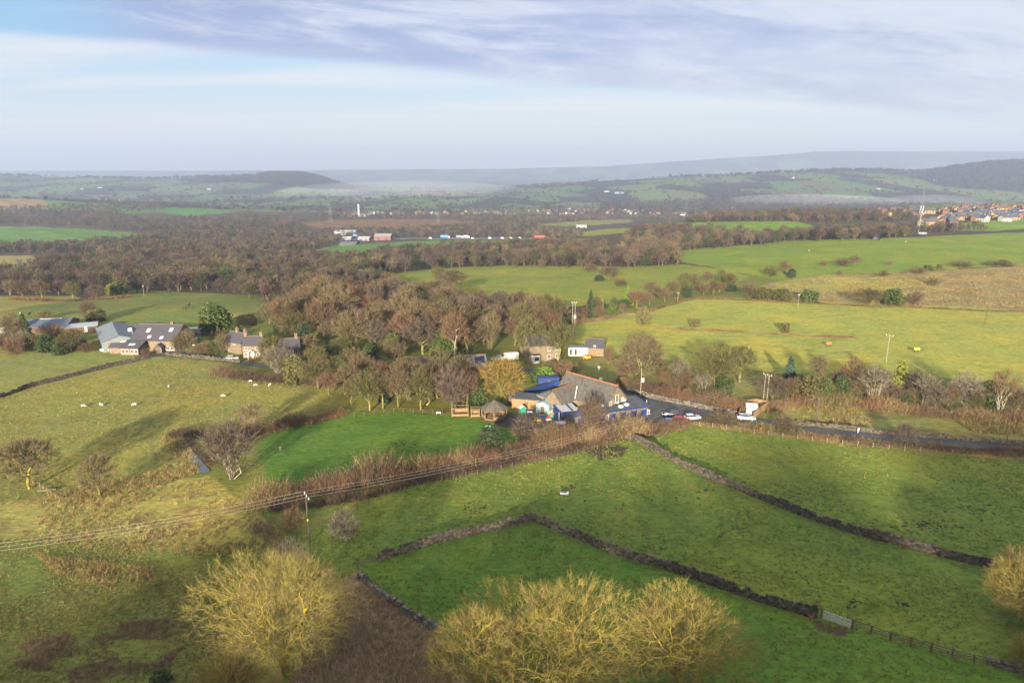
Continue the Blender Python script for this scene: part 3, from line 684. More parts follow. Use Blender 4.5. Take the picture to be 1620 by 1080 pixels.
('round',48,772,690,112,'tan','lichen','bare_tree','wide tan oak with a mossy trunk in the rough west pasture'),
('round',157,784,716,66,'tan','moss','bare_tree','smaller bare oak on the ditch bank'),
('stems',368,758,664,96,'purple','pale','bare_tree','sprawling pinkish bare tree beside the brook'),
('shrub',350,728,684,50,'rust',None,'bare_shrub','rusty thicket on the brook bank'),
('birch',398,682,634,50,'tan','pale','bare_tree','pale yellowish willow at the corner of the playing field'),
('bush',257,1092,1060,46,'green',None,'evergreen_bush','small dark green bush at the bottom of the heather slope'),
('shrub',545,850,806,60,'pale',None,'bare_shrub','grey wispy shrub by the paddock corner fence'),
('shrub',462,838,800,44,'rust',None,'bare_shrub','reddish shrub at the foot of the crossarm power pole'),
]
FARM=[('shrub',138,556,540,26,'brown',None,'bare_shrub','brown shrub left of the steel barn doors'),('leafy',128,552,532,22,'olive',None,'evergreen_bush','olive bush against the side of the steel barn'),('shrub',232,562,550,20,'rust',None,'bare_shrub','rusty shrub under the farmhouse porch wing'),('stems',284,564,528,26,'brown','grey','bare_tree','brown bare tree in front of the farmhouse corner'),('shrub',336,562,546,26,'olive',None,'bare_shrub','olive shrub in the farm garden'),('stems',352,560,528,24,'tan','grey','bare_tree','tan bare tree left of the older cottage'),('stems',420,572,536,28,'olive','moss','bare_tree','olive bare tree at the right corner of the white-porched cottage'),('shrub',398,574,562,16,'brown',None,'bare_shrub','small brown shrub by the white cottage porch'),('leafy',96,560,538,26,'ivy',None,'evergreen_bush','dark ivy bush near the east end of the farm hedge'),('shrub',24,560,532,36,'rust',None,'bare_shrub','rusty shrub in front of the tan farm tree')]
for t in TREES+FARM:
    m_,px,py,top,wpx,tw_,bk_,nm,lb=t
    plant_px(m_,px,py,top,wpx,tw_,bk_,nm,lb,'bush' if ('bush' in nm or 'shrub' in nm) else 'tree')
# the wood behind the school and its tree lines: every tree its own
taken=[P(t[1],t[2])[:2] for t in TREES]
def scatter(poly_px,sp_,rs,n_try=6000):
    wp=wpoly(poly_px); a=np.array(wp); rg=random.Random(rs); out=[]
    for _ in range(n_try):
        x=rg.uniform(a[:,0].min(),a[:,0].max()); y=rg.uniform(a[:,1].min(),a[:,1].max())
        if not bool(inside(wp,np.array([x]),np.array([y]))[0]): continue
        if all((x-u)**2+(y-v)**2>sp_**2 for u,v in out) and all((x-u)**2+(y-v)**2>(sp_*.6)**2 for u,v in taken): out.append((x,y))
    return out
WOODS=[ # outline, spacing, heights, colours, where
 ([(420,508),(480,492),(560,478),(640,478),(700,484),(800,492),(880,505),(905,530),(870,548),(800,556),(700,562),(640,566),(560,560),(500,552),(450,535)],7.4,(11,16),['brown','tan','olive','brown','olive','rust','purple','tan'],'in the wood behind the school'),
 ([(505,600),(560,598),(640,606),(655,635),(600,648),(548,642),(500,622)],5.6,(7,10.5),['brown','tan','olive','rust'],'in the copse west of the bungalow'),
 ([(870,512),(960,492),(1000,478),(1090,452),(1150,446),(1160,462),(1090,470),(1010,488),(920,512)],6.5,(5,8.5),['brown','rust','tan','olive'],'in the tree line east of the wood'),
 ([(975,604),(1090,622),(1090,640),(1010,628),(985,618)],5,(3.5,7),['rust','brown','tan'],'in the thicket along the school lane'),
 ([(1215,640),(1290,628),(1420,644),(1620,664),(1620,652),(1420,632),(1290,618)],4.2,(4.5,8.5),['brown','rust','tan','olive','purple','brown'],'in the roadside belt'),
 ([(510,565),(560,560),(640,572),(640,585),(560,590)],8,(6,9),['brown','tan','olive'],'along the lane in front of the wood'),
 ([(640,614),(700,616),(765,622),(768,642),(700,648),(648,646)],5.2,(8,11),['brown','olive','rust','tan'],'between the bungalow and the playing field'),
 ([(955,575),(1010,566),(1060,575),(1095,600),(1090,618),(1010,606),(960,592)],7.,(3,6.5),['brown','rust','olive','tan'],'in the scrub beyond the school lane'),
 ([(425,560),(470,556),(535,575),(535,600),(480,604),(430,592)],5.6,(5.5,8.5),['olive','brown','tan','olive'],'around the white-gabled house'),
]
WMOD=['round','round','round','tall','stems']
for poly,sp_,hr,cols_,where in WOODS:
    for x,y in scatter(poly,sp_,int(sp_*100)):
        if random.random()<.09:
            lf=random.choice(['ivy','dark','green']); plant('leafy',x,y,random.uniform(*hr)*.72,random.uniform(4,7),lf,None,'evergreen_tree',f"{'ivy-dark' if lf=='ivy' else 'dark' if lf=='dark' else 'green'} evergreen among the bare trees {where}",'tree',f"{lf} evergreens {where}"); continue
        tw_=random.choice(cols_); h=random.uniform(*hr)*random.choice((.72,.9,1,1.08)); md=random.choice(WMOD)
        plant(md,x,y,h,h*random.uniform(.9,1.3)*(.72 if md in('tall','stems') else 1),tw_,random.choice(['grey','moss','grey']),'bare_tree',
          f"{COLW[tw_]} {'tall' if h>sum(hr)/2 else 'lower'} leafless {'many-stemmed ' if md=='stems' else ''}tree standing {where}",'tree',f"{COLW[tw_]} bare trees {where}")
# three big lichen-yellow trees close to the camera and one at the frame's edge: each its own model ------------
def big_tree(px,py,top,wd,seed,label,tips=5200,dx=0,dy=0,hh=None,multi=1):
    r_=np.random.default_rng(seed); x,y,z=P(px,py); x+=dx;y+=dy; h=hh or at(px,top,y)[2]-z
    tk,cr=tree_mesh(r_,h,wd,int(tips*.68),5,.95,.0150,.030,base_frac=.16,crown0=.05,dome=.52,tr=.50,multi=multi,rough_=.36)
    o=thing('bare_tree',label,'tree',(x,y,z-.1),r_.uniform(0,6))
    link('trunk',mk(tk,'trunk',BARK['lichen'],True),o); link('crown',mk(cr,'crown',LICH),o)
def lichen_twigs():
    "yellow lichen on the boughs, reddish tan at the outer tips"
    m,k,b=principled('lichen_twigs'); b.inputs['Roughness'].default_value=.9; b.inputs['Specular IOR Level'].default_value=.1
    t=k.n.new('ShaderNodeTexCoord'); v=t.outputs['Object']; n=k.noise(v,.45,4,.7); n2=k.noise(v,3.,3,.6)
    c=k.mix(k.step(n,.40,.62),(.160,.140,.030),(.155,.112,.046)); c=k.mix(k.m('MULTIPLY',k.step(n2,.5,.7),.5),c,(.080,.052,.030))
    k.l.new(c,b.inputs['Base Color']); return m
LICH=lichen_twigs()
big_tree(456,1064,850,23,3,'big lichen-yellow bare tree with dark forked trunk above the bracken')
big_tree(885,1090,930,26,8,'wide lichen-yellow bare tree in front of the stone-walled paddock',tips=6200,hh=14.4)
big_tree(1070,1092,922,19,21,'lichen-yellow bare tree right of the widest one at the paddock',tips=4600,hh=14.8)
big_tree(755,1105,1000,17,31,'lower reddish-tipped bare tree left of the widest lichen-yellow tree',tips=3600,hh=13.5)
big_tree(1628,985,872,14.5,15,'lichen-yellow bare tree leaning in beside the east rail fence',tips=6400)
big_tree(365,1100,1040,9,18,'low lichen-yellow thorn bush under the forked tree',tips=2000,multi=4)
big_tree(1630,1062,1010,6,19,'yellowish bush on the rubble bank beside the rail fence',tips=1200,multi=4)

# ------------------------------------------------------------------ roads, yard, brook
ASPH=mat('asphalt',(.036,.036,.041),.85,.35,.5,spec=.2,col2=(.055,.055,.062))
TARMAC=mat('black_play_tarmac',(.018,.018,.022),.6,.3,.6)
def strip(name,pp,width,m,dz=.07,kind='structure',label=None,step=1.5,across=6):
    c=line_w(pp,step); d=np.gradient(c,axis=0); d/=np.linalg.norm(d,axis=1,keepdims=True); nrm=np.c_[-d[:,1],d[:,0]]
    wv=width if hasattr(width,'__len__') else [width]*2; wd=np.interp(np.linspace(0,1,len(c)),np.linspace(0,1,len(wv)),wv)
    s=np.linspace(-.5,.5,across+1); XY=c[:,None,:]+nrm[:,None,:]*(s[None,:,None]*wd[:,None,None])
    Zs=hz(XY[...,0],XY[...,1]); Zs=Zs*.4+Zs.mean(1,keepdims=True)*.6+dz
    V=np.concatenate([XY,Zs[...,None]],-1).reshape(-1,3); i=np.arange(len(c)*(across+1)).reshape(len(c),-1)
    F=np.stack([i[:-1,:-1],i[1:,:-1],i[1:,1:],i[:-1,1:]],-1).reshape(-1,4)[:,::-1]
    return tag(link(name,np_mesh(name,V,F,[m],smooth=True)),label,kind=kind)
def sheet(name,pp,m,dz=.08,kind='structure'):
    wp=np.array(wpoly(pp)); x0,y0=wp.min(0); x1,y1=wp.max(0); nx=max(2,int((x1-x0)/.5)); ny=max(2,int((y1-y0)/.5))
    gx,gy=np.meshgrid(np.linspace(x0,x1,nx),np.linspace(y0,y1,ny)); ok=inside(list(map(tuple,wp)),gx,gy)
    i=np.arange(gx.size).reshape(gx.shape); F=np.stack([i[:-1,:-1],i[:-1,1:],i[1:,1:],i[1:,:-1]],-1)[ok[:-1,:-1]&ok[1:,1:]]
    V=np.stack([gx,gy,hz(gx,gy)+dz],-1).reshape(-1,3); me=np_mesh(name,V,F,[m],smooth=True)
    bm=bmesh.new(); bm.from_mesh(me); bmesh.ops.delete(bm,geom=[v for v in bm.verts if not v.link_faces],context='VERTS'); bm.to_mesh(me); bm.free()
    return tag(link(name,me),kind=kind)
strip('road',[(1020,640),(1075,645),(1130,655),(1180,664),(1250,674),(1340,685),(1420,693),(1520,701),(1620,709),(1760,718),(1900,724)],5.2,ASPH,.09)
strip('school_lane',[(1060,641),(1020,630),(980,612),(930,598),(880,590),(840,586),(790,586),(720,590),(640,592),(560,592),(505,592),(460,586),(400,576),(330,566),(270,562),(215,561)],[4.2,4.0,3.6,3.6],ASPH,.06)
sheet('car_park',[(985,650),(1030,639),(1090,646),(1128,655),(1105,667),(1060,674),(1015,667)],ASPH,.13)
sheet('play_surface',[(770,662),(800,651),(835,656),(870,668),(872,674),(822,682),(788,674)],TARMAC,.10)
sheet('school_yard',[(805,640),(870,618),(960,640),(1000,650),(1010,664),(930,668),(868,662),(820,655)],mat('grey_paving',(.10,.10,.105),.8,.3,.6),.07)
WATER=mat('brook_water',(.035,.04,.05),.12,.2,.8,spec=.8)
strip('brook',[(286,697),(293,708),(303,722),(314,736),(327,748)],[2.0,1.7,2.2,1.7],WATER,.16,across=4,step=.7)
strip('motorway',[(430,386),(560,380),(640,379),(720,378),(800,378),(870,379),(940,380)],26,mat('grey_carriageway',(.10,.10,.105),.9,.2,.05),1.2,step=8)
strip('farm_drive',[(330,565),(300,561),(275,557),(262,556)],4,ASPH,.10)
# ------------------------------------------------------------------ dry stone walls
def stone_mat():
    return mat('wall_stone',(.082,.072,.057),.95,.35,1.6,col2=(.035,.030,.023),tint=True,spec=.1)
STONE=stone_mat()
STONE_PALE=mat('pale_wall_stone',(.125,.113,.098),.95,.3,2.,col2=(.045,.041,.036),tint=True,spec=.1)
def boxes(c,yaw,dims,rng,jit=.03):
    n=len(c); s=np.array([(-1,-1,-1),(1,-1,-1),(1,1,-1),(-1,1,-1),(-1,-1,1),(1,-1,1),(1,1,1),(-1,1,1)])*.5
    L=s[None]*dims[:,None,:]+rng.normal(size=(n,8,3))*jit
    Cx,Sx=np.cos(yaw)[:,None],np.sin(yaw)[:,None]
    V=np.stack([L[...,0]*Cx-L[...,1]*Sx,L[...,0]*Sx+L[...,1]*Cx,L[...,2]],-1)+c[:,None,:]
    f=np.array([(3,2,1,0),(4,5,6,7),(0,1,5,4),(1,2,6,5),(2,3,7,6),(3,0,4,7)])
    return V.reshape(-1,3),(np.arange(n)[:,None,None]*8+f[None]).reshape(-1,4)
def stone_wall(pp,label,height=1.15,thick=.45,m=None,seed=1,ruin=.0):
    rg=np.random.default_rng(seed); c=line_w(pp,.25); d=np.r_[0,np.cumsum(np.hypot(*np.diff(c,axis=0).T))]; L=d[-1]
    cs=[];ys=[];ds=[];n_c=max(3,int(height/.24))
    hl=1+ .10*np.sin(np.arange(int(L)+2)*.37+seed)+.09*rg.normal(size=int(L)+2)-ruin*np.clip(rg.normal(size=int(L)+2),0,2)
    for k in range(n_c+1):
        t=0.
        while t<L:
            l=rg.uniform(.22,.62) if k<n_c else rg.uniform(.14,.34)
            tm=min(t+l/2,L); x=np.interp(tm,d,c[:,0]); y=np.interp(tm,d,c[:,1]); x2=np.interp(min(tm+.3,L),d,c[:,0]); y2=np.interp(min(tm+.3,L),d,c[:,1]); x1=np.interp(max(tm-.3,0),d,c[:,0]); y1=np.interp(max(tm-.3,0),d,c[:,1])
            hh_=hl[int(tm)]
            if (k+.5)/n_c<=hh_+.25:
                cs.append((x,y,(k+.5)*height/n_c*max(.55,min(hh_,1.25)))); ys.append(math.atan2(y2-y1,x2-x1)); ds.append((l*.98,thick*(1-.30*k/n_c)*rg.uniform(.8,1.15),height/n_c*rg.uniform(.9,1.25)))
            t+=l
    cs=np.array(cs); cs[:,2]+=hz(cs[:,0],cs[:,1])-.08
    V,F=boxes(cs,np.array(ys),np.array(ds),rg,.035)
    tn=np.repeat(rg.uniform(.55,1.5,(len(cs),1))*np.array([[1,1,1.]])*(1+.05*rg.normal(size=(len(cs),3))),8,0)
    # every stone takes its own random tint
    o=link('stone_wall',np_mesh('stone_wall',V,F,[m or STONE],attrs={'tint':np.c_[tn,np.ones(len(tn))]}))
    return tag(o,label,'wall')
stone_wall([(841,823),(800,834),(760,843),(700,856),(655,869),(600,887)],'dark dry stone wall along the north side of the small paddock',1.35,seed=2)
stone_wall([(843,823),(900,846),(950,868),(1000,885),(1060,902),(1100,916),(1160,937),(1220,957),(1290,977)],'long dark dry stone wall from the paddock corner down to the metal gate',1.4,seed=3)
stone_wall([(568,912),(600,942),(640,972),(672,990),(702,1003)],'pale lichened rubble wall between the bracken and the small paddock',1.1,.7,STONE_PALE,4,.12)
stone_wall([(992,690),(1015,702),(1048,720),(1080,737),(1130,760),(1170,776),(1220,796),(1280,820),(1350,843),(1420,862),(1500,882),(1570,899),(1640,912)],'long dry stone wall curving between the two right-hand pastures',1.35,seed=5)
stone_wall([(-60,648),(0,630),(50,612),(95,601),(145,588),(190,577),(236,567)],'low dark wall crossing the west pasture towards the farm',1.1,seed=6)
stone_wall([(1005,624),(1050,634),(1090,642),(1130,651),(1165,656)],'pale stone wall along the far side of the school lane',1.2,.5,STONE_PALE,7)
stone_wall([(1225,668),(1300,676),(1380,685),(1440,690),(1520,697),(1620,705),(1700,711)],'low stone wall between road and rushy paddock',1.0,seed=8)
stone_wall([(262,562),(300,566),(345,570),(380,574)],'brown garden wall in front of the farmhouse garden',1.0,seed=9)
stone_wall([(1560,1046),(1590,1056),(1640,1070)],'tumbled pale rubble wall at the end of the rail fence',1.0,.9,STONE_PALE,10,.2)
# ------------------------------------------------------------------ fences and gates
POST_D=mat('dark_fence_timber',(.085,.065,.045),.9,.35,3.,stretch=(6,6,1))
POST_P=mat('bleached_fence_timber',(.17,.155,.125),.9,.25,3.,stretch=(6,6,1))
PM={}
def fence(pp,label,gap=2.4,ph=1.3,rails=(.45,.8,1.15),m=None,pt=.13,rt=.035):
    m=m or POST_D; c=line_w(pp,.5); d=np.r_[0,np.cumsum(np.hypot(*np.diff(c,axis=0).T))]; L=d[-1]
    n=min(100,int(L/gap)+1); t=np.linspace(0,L,n); xs=np.interp(t,d,c[:,0]); ys=np.interp(t,d,c[:,1]); zs=hz(xs,ys)
    o=thing('rail_fence',label,'fence',(xs[0],ys[0],zs[0]))
    key=(m.name,ph,pt)
    if key not in PM: PM[key]=MB().box((0,0,ph/2-.15),(pt,pt,ph+.3)).mesh('post',[m])
    for i in range(n):
        p=link('post',PM[key],o); p.location=(xs[i]-xs[0],ys[i]-ys[0],zs[i]-zs[0]); p.rotation_euler=(random.uniform(-.05,.05),random.uniform(-.05,.05),random.uniform(0,3)); p.scale.z=random.uniform(.9,1.1)
    for h in rails:
        mb=MB()
        for i in range(n-1):
            a_=(xs[i]-xs[0],ys[i]-ys[0],zs[i]-zs[0]+h+random.uniform(-.03,.03)); b_=(xs[i+1]-xs[0],ys[i+1]-ys[0],zs[i+1]-zs[0]+h+random.uniform(-.03,.03))
            mb.tube(a_,b_,rt,rt,4)
        mb.build('rail',[m],o)
    return o
fence([(1347,992),(1400,1010),(1460,1027),(1520,1044),(1575,1056)],'dark post and rail fence running from the metal gate',2.3,pt=.18,rt=.055)
fence([(600,887),(584,892),(566,899)],'short dark rail fence closing the paddock corner',2.0,pt=.18,rt=.06)
fence([(566,905),(600,938),(640,968),(675,990)],'line of dark stakes and wire beside the rubble wall',1.5,1.4,(.7,1.1),pt=.09,rt=.012)
fence([(1085,671),(1150,680),(1195,687),(1245,693),(1320,702),(1415,712),(1480,718),(1560,723),(1620,729),(1690,736)],'pale post and rail fence below the road verge',3.0,1.2,(.55,1.0),POST_P,.11,.014)
fence([(470,856),(520,828),(600,792),(680,767),(760,750),(820,738),(900,722),(960,706)],'row of stakes along the south side of the long hedge',2.6,1.25,(.6,1.05),POST_D,.12,.02)
fence([(1215,641),(1290,630),(1400,645),(1480,656),(1560,661),(1640,668)],'grey rail fence behind the rushy paddock',3.,1.2,(.5,1.0),m=mat('grey_fence_timber',(.20,.17,.14),.9,.3,3.))
fence([(1440,688),(1500,694),(1560,699),(1620,704)],'thin dark stakes along the rushy paddock wall',3.4,1.6,(1.2,),POST_D,.10,.015)
fence([(52,764),(70,776),(95,793)],'old brown rail fence under the mossy oak',1.8,1.1,(.45,.85),mat('rotten_timber',(.20,.13,.07),.9,.4,3.))
fence([(560,660),(620,652),(700,655)],'low timber fence at the back of the playing field',2.5,1.1,(.5,.95),mat('brown_timber',(.095,.062,.04),.9,.3,3.))
fence([(290,572),(330,577),(370,581)],'dark railing beside the farm lane',1.6,1.1,(.5,1.0),POST_D,.08,.03)
STEEL=mat('galvanised_steel',(.45,.47,.50),.35,.2,4.,.8)
def gate():
    a_,b_=at_px(1301,978),at_px(1346,994); d=b_-a_; L=d.length; o=thing('field_gate','galvanised metal field gate at the end of the long dark wall','gate',a_,math.atan2(d.y,d.x))
    f=MB()
    for x in (0,L): f.tube((x,0,.1),(x,0,1.25),.035,n=8)
    f.tube((0,0,1.25),(L,0,1.25),.035,n=8); f.tube((0,0,.15),(L,0,.15),.03,n=8); f.tube((0,0,.15),(L*.5,0,1.25),.022,n=6); f.tube((L*.5,0,.15),(L*.5,0,1.25),.022,n=6)
    f.build('gate_frame',[STEEL],o); r=MB()
    for z in (.32,.48,.66,.85,1.05): r.tube((0,0,z),(L,0,z),.02,n=6)
    r.build('bar',[STEEL],o)
    for x in (-.18,L+.16): MB().box((x,0,.7),(.18,.18,1.7)).build('gate_post',[POST_D],o)
gate()
# ------------------------------------------------------------------ hedges: bare thorn and sapling rows
def hedge(pp,label,h,wd,cols_,dens=46,seed=1,tw_w=.022,name='hedge',under=(.060,.045,.030)):
    rg=np.random.default_rng(seed); c=line_w(pp,.5); L=np.hypot(*np.diff(c,axis=0).T).sum(); n=int(L*dens)
    t=rg.random(n)*(len(c)-1); i=t.astype(int); fr_=(t-i)[:,None]; b=c[i]*(1-fr_)+c[np.minimum(i+1,len(c)-1)]*fr_
    clump=.62+.38*np.sin(t*.11+seed)*np.sin(t*.043+2*seed)+.22*np.sin(t*.31)
    b=b+rg.normal(size=(n,2))*wd*.28; z=hz(b[:,0],b[:,1])-.05; p0=np.c_[b,z]
    hh_=h*np.clip(clump,.3,1.3)*rg.uniform(.55,1.1,n); d=np.c_[rg.normal(size=(n,2))*.28,np.ones(n)]; p1=p0+d*hh_[:,None]*.6
    p2=p1+(d+np.c_[rg.normal(size=(n,2))*.22,np.zeros(n)])*hh_[:,None]*.45
    A=[p0,p1];B=[p1,p2]; W0=[np.full(n,tw_w*1.5),np.full(n,tw_w)]
    for _ in range(5):
        f=rg.uniform(.15,1.,(n,1)); o=p0*(1-f)+p2*f; A.append(o); B.append(o+(d*.7+rg.normal(size=(n,3))*.55)*rg.uniform(.25,.6,(n,1))*min(1.4,h*.45)); W0.append(np.full(n,tw_w*.8))
    V,F=rib(np.concatenate(A),np.concatenate(B),np.concatenate(W0),np.concatenate(W0)*.4,rg)
    cc_=np.array([ {'brown':(.125,.083,.052),'rust':(.155,.085,.05),'tan':(.20,.145,.075),'olive':(.11,.10,.04),'dark':(.065,.045,.033),'purple':(.115,.08,.068),'pale':(.24,.20,.14)}[k] for k in cols_])
    k=(np.clip((np.sin(t*.07+seed*3)+np.sin(t*.19))*.25+.5,0,.999)*len(cc_)).astype(int); k=np.where(rg.random(n)<.25,rg.integers(0,len(cc_),n),k)
    tt=np.tile(cc_[k]*rg.uniform(.7,1.25,(n,1)),(len(A),1)); tt=np.repeat(tt,4,0)
    me=np_mesh(name,V,F,[TWIG['wood']],attrs={'tint':np.c_[tt,np.ones(len(tt))]})
    return tag(link(name,me),label,'hedge')
hedge([(405,802),(440,790),(500,778),(560,768),(640,752),(720,738),(800,722),(870,708),(940,694),(1000,684)],'long bare reddish-brown hedge along the south of the playing field',4.6,5.0,['brown','rust','dark','tan','rust'],110,3)
hedge([(430,806),(500,800),(580,786),(660,764),(740,748),(820,732),(900,716),(960,702)],'low dark thorn hedge at the foot of the long reddish hedge',2.0,2.2,['dark','dark','brown'],80,4)
hedge([(985,690),(1020,686),(1060,680),(1080,672)],'dense brown hedge between the school car park and the pasture',4.2,4.,['brown','dark','tan'],110,5)
hedge([(372,692),(430,682),(490,668),(545,655)],'brown hedge along the north-west of the playing field',3.4,3.2,['dark','brown','rust'],90,6)
hedge([(340,592),(420,602),(480,606),(545,610)],'dark low hedge edging the west pasture below the lane',2.6,4.5,['dark','dark','brown'],90,7)
hedge([(-60,548),(0,551),(60,552),(130,554)],'thin brown hedge under the farm bushes',3.0,3.0,['brown','tan'],50,8)
hedge([(1000,618),(1040,626),(1090,636),(1150,648),(1195,653)],'reddish hedge behind the pale lane wall',3.8,5.5,['rust','brown','dark'],70,9)
hedge([(1215,648),(1300,632),(1400,648),(1500,658),(1620,666),(1700,672)],'brown undergrowth along the roadside belt',3.0,5.0,['brown','rust','tan','olive'],90,10)
hedge([(1100,664),(1160,674),(1230,684),(1320,696),(1420,707),(1520,714),(1620,720),(1700,728)],'rust-coloured verge scrub between road and pale fence',1.1,3.2,['rust','tan','olive','brown','dark'],70,11,.02)
hedge([(1330,698),(1420,705),(1520,712),(1620,717),(1700,722)],'dark bramble strip against the road',1.4,1.6,['dark','brown'],70,12)
hedge([(880,515),(940,508),(1005,498)],'bare hedge west of the pasture gap',2.2,2.,['brown','tan'],60,13)
hedge([(1010,500),(1060,482),(1100,473),(1160,474),(1235,478),(1290,480),(1350,484),(1450,487),(1560,492),(1660,495)],'straggling hedge between the moor patch and the sunlit pasture',1.2,1.6,['brown','rust','dark'],30,14)
hedge([(1030,519),(1100,522),(1200,527),(1280,532),(1350,534)],'dead russet grass along the field bank',.8,1.2,['rust','tan'],60,15)
hedge([(1380,437),(1430,432),(1500,426),(1560,423),(1640,420)],'low hedge along the foot of the bright hill',1.0,1.4,['brown','dark','tan'],26,16)
hedge([(268,690),(300,688),(340,690)],'rusty scrub at the head of the brook',2.2,3.,['rust','brown','dark'],80,17)
hedge([(299,697),(313,715),(334,738)],'brown bramble along the brook bank',1.0,1.2,['dark','brown','rust'],60,18)
hedge([(405,830),(430,850),(455,872),(500,905),(540,925)],'reddish scrub between rough pasture and paddock corner',1.6,4.,['rust','pale','brown'],45,19)
hedge([(20,474),(90,477),(160,474),(205,470)],'russet bracken bank under the far-left clump',1.6,4.,['rust','rust','dark'],40,20,.05)
# ------------------------------------------------------------------ rush, heather, bracken: ground cover nobody could count
def tufts(name,polys,n,size,cols_,seed,blades=12,wd=.03,patch=(6.,.1),flat=.55):
    rg=np.random.default_rng(seed); P_=[]
    for pp in polys:
        wp=wpoly(pp); a=np.array(wp); got=0
        x=rg.uniform(a[:,0].min(),a[:,0].max(),n*4); y=rg.uniform(a[:,1].min(),a[:,1].max(),n*4)
        ok=inside(wp,x,y)&(vnoise(x,y,patch[0])+.6*vnoise(y,x,patch[0]*.4)+.45*rg.normal(size=len(x))>patch[1]); x,y=x[ok][:n],y[ok][:n]; P_.append(np.c_[x,y])
    b=np.concatenate(P_); m=len(b); s=size*rg.uniform(.5,1.4,m)
    p=np.repeat(np.c_[b,hz(b[:,0],b[:,1])-.03],blades,0); s_=np.repeat(s,blades)[:,None]
    d=np.c_[rg.normal(size=(len(p),2))*flat,np.abs(rg.normal(size=len(p)))*.5+.45]; o=p+np.c_[rg.normal(size=(len(p),2))*.25,np.zeros(len(p))]*s_
    V,F=rib(o,o+d*s_,wd,wd*.3,rg)
    cc_=np.array(cols_)[rg.integers(0,len(cols_),m)]*rg.uniform(.65,1.3,(m,1)); tt=np.repeat(np.repeat(cc_,blades,0),4,0)
    return tag(link(name,np_mesh(name,V,F,[TWIG['wood']],attrs={'tint':np.c_[tt,np.ones(len(tt))]})),kind='stuff')
tufts('heather',[[(30,1020),(100,1000),(180,1005),(160,1030),(60,1045)],[(190,985),(260,980),(330,990),(250,1012),(180,1010)],[(110,1060),(180,1040),(240,1050),(290,1020),(270,1050),(200,1080),(110,1080)],[(20,1050),(70,1040),(80,1060)]],1300,.34,[(.24,.16,.095),(.27,.19,.10),(.19,.20,.07),(.17,.12,.07)],31,9,.022,(3.,.05))
tufts('bracken',[[(570,925),(690,1005),(720,1060),(700,1130),(440,1130),(500,1000),(540,935)]],9000,.62,[(.38,.26,.17),(.28,.19,.13),(.44,.31,.19),(.26,.24,.10),(.22,.15,.10)],32,12,.024,(5.,-.35))
tufts('rush',[[(-60,800),(150,790),(330,760),(420,830),(450,870),(300,880),(0,850),(-60,860)],[(260,690),(295,700),(320,745),(250,770),(120,795),(90,785),(230,745)],[(60,880),(240,900),(250,930),(100,920)]],1500,.5,[(.26,.20,.075),(.22,.15,.06),(.18,.17,.06),(.15,.105,.055)],33,11,.028,(7.,-.05))
tufts('dead_grass',[[(1230,672),(1290,640),(1380,655),(1380,680),(1300,676)],[(1500,660),(1620,672),(1620,690),(1540,684)],[(1085,672),(1320,700),(1620,725),(1620,716),(1330,690),(1190,668)]],1000,.6,[(.20,.15,.06),(.17,.12,.05),(.16,.15,.055)],34,10,.04,(5.,.0))
tufts('moor_grass',[[(1225,452),(1300,440),(1430,440),(1640,424),(1660,490),(1450,484),(1240,470)],[(365,500),(405,498),(405,515),(360,512)]],2600,.6,[(.19,.14,.065),(.15,.095,.05),(.20,.17,.075)],35,8,.06,(9.,.0))
tufts('pasture_grass',[[(480,850),(700,755),(945,708),(1080,672),(1620,730),(1620,1075),(560,1100)]],24000,.22,[(.12,.145,.034),(.15,.16,.04),(.09,.125,.03),(.19,.17,.055)],36,7,.03,(5.,-.4),.8)
tufts('rough_grass',[[(-60,640),(240,570),(540,615),(540,650),(370,690),(280,700),(260,760),(0,800),(-60,1000)],[(-60,850),(420,860),(430,900),(330,1080),(-60,1080)]],14000,.20,[(.17,.17,.05),(.20,.18,.06),(.13,.14,.04),(.22,.17,.07)],37,7,.03,(6.,-.3),.8)
# hoof-trodden mud and mole heaps
def mole():
    rg=np.random.default_rng(5); V=[];cs=[]
    for px,py,sx,sy,n in ((1460,832,50,8,46),(1550,810,60,14,20),(1250,790,40,20,8),(1350,955,15,8,9),(1430,955,8,3,8),(750,802,30,6,16),(745,812,10,10,6),(905,770,14,4,9),(1080,790,60,12,9),(890,800,60,20,6),(1120,775,30,6,9),(640,705,40,8,26),(1500,760,80,16,10)):
        for _ in range(n): cs.append(P(px+rg.normal()*sx*.5,py+rg.normal()*sy*.5))
    c=np.array(cs); c[:,2]+=.0
    V,F=boxes(c,rg.uniform(0,6,len(c)),rg.uniform(.15,.42,(len(c),3))*np.array([1.5,1,.35]),rg,.05)
    tag(link('molehills',np_mesh('molehills',V,F,[mat('dark_soil',(.022,.017,.012),.95,.3,3.)],smooth=True)),kind='stuff')
mole()
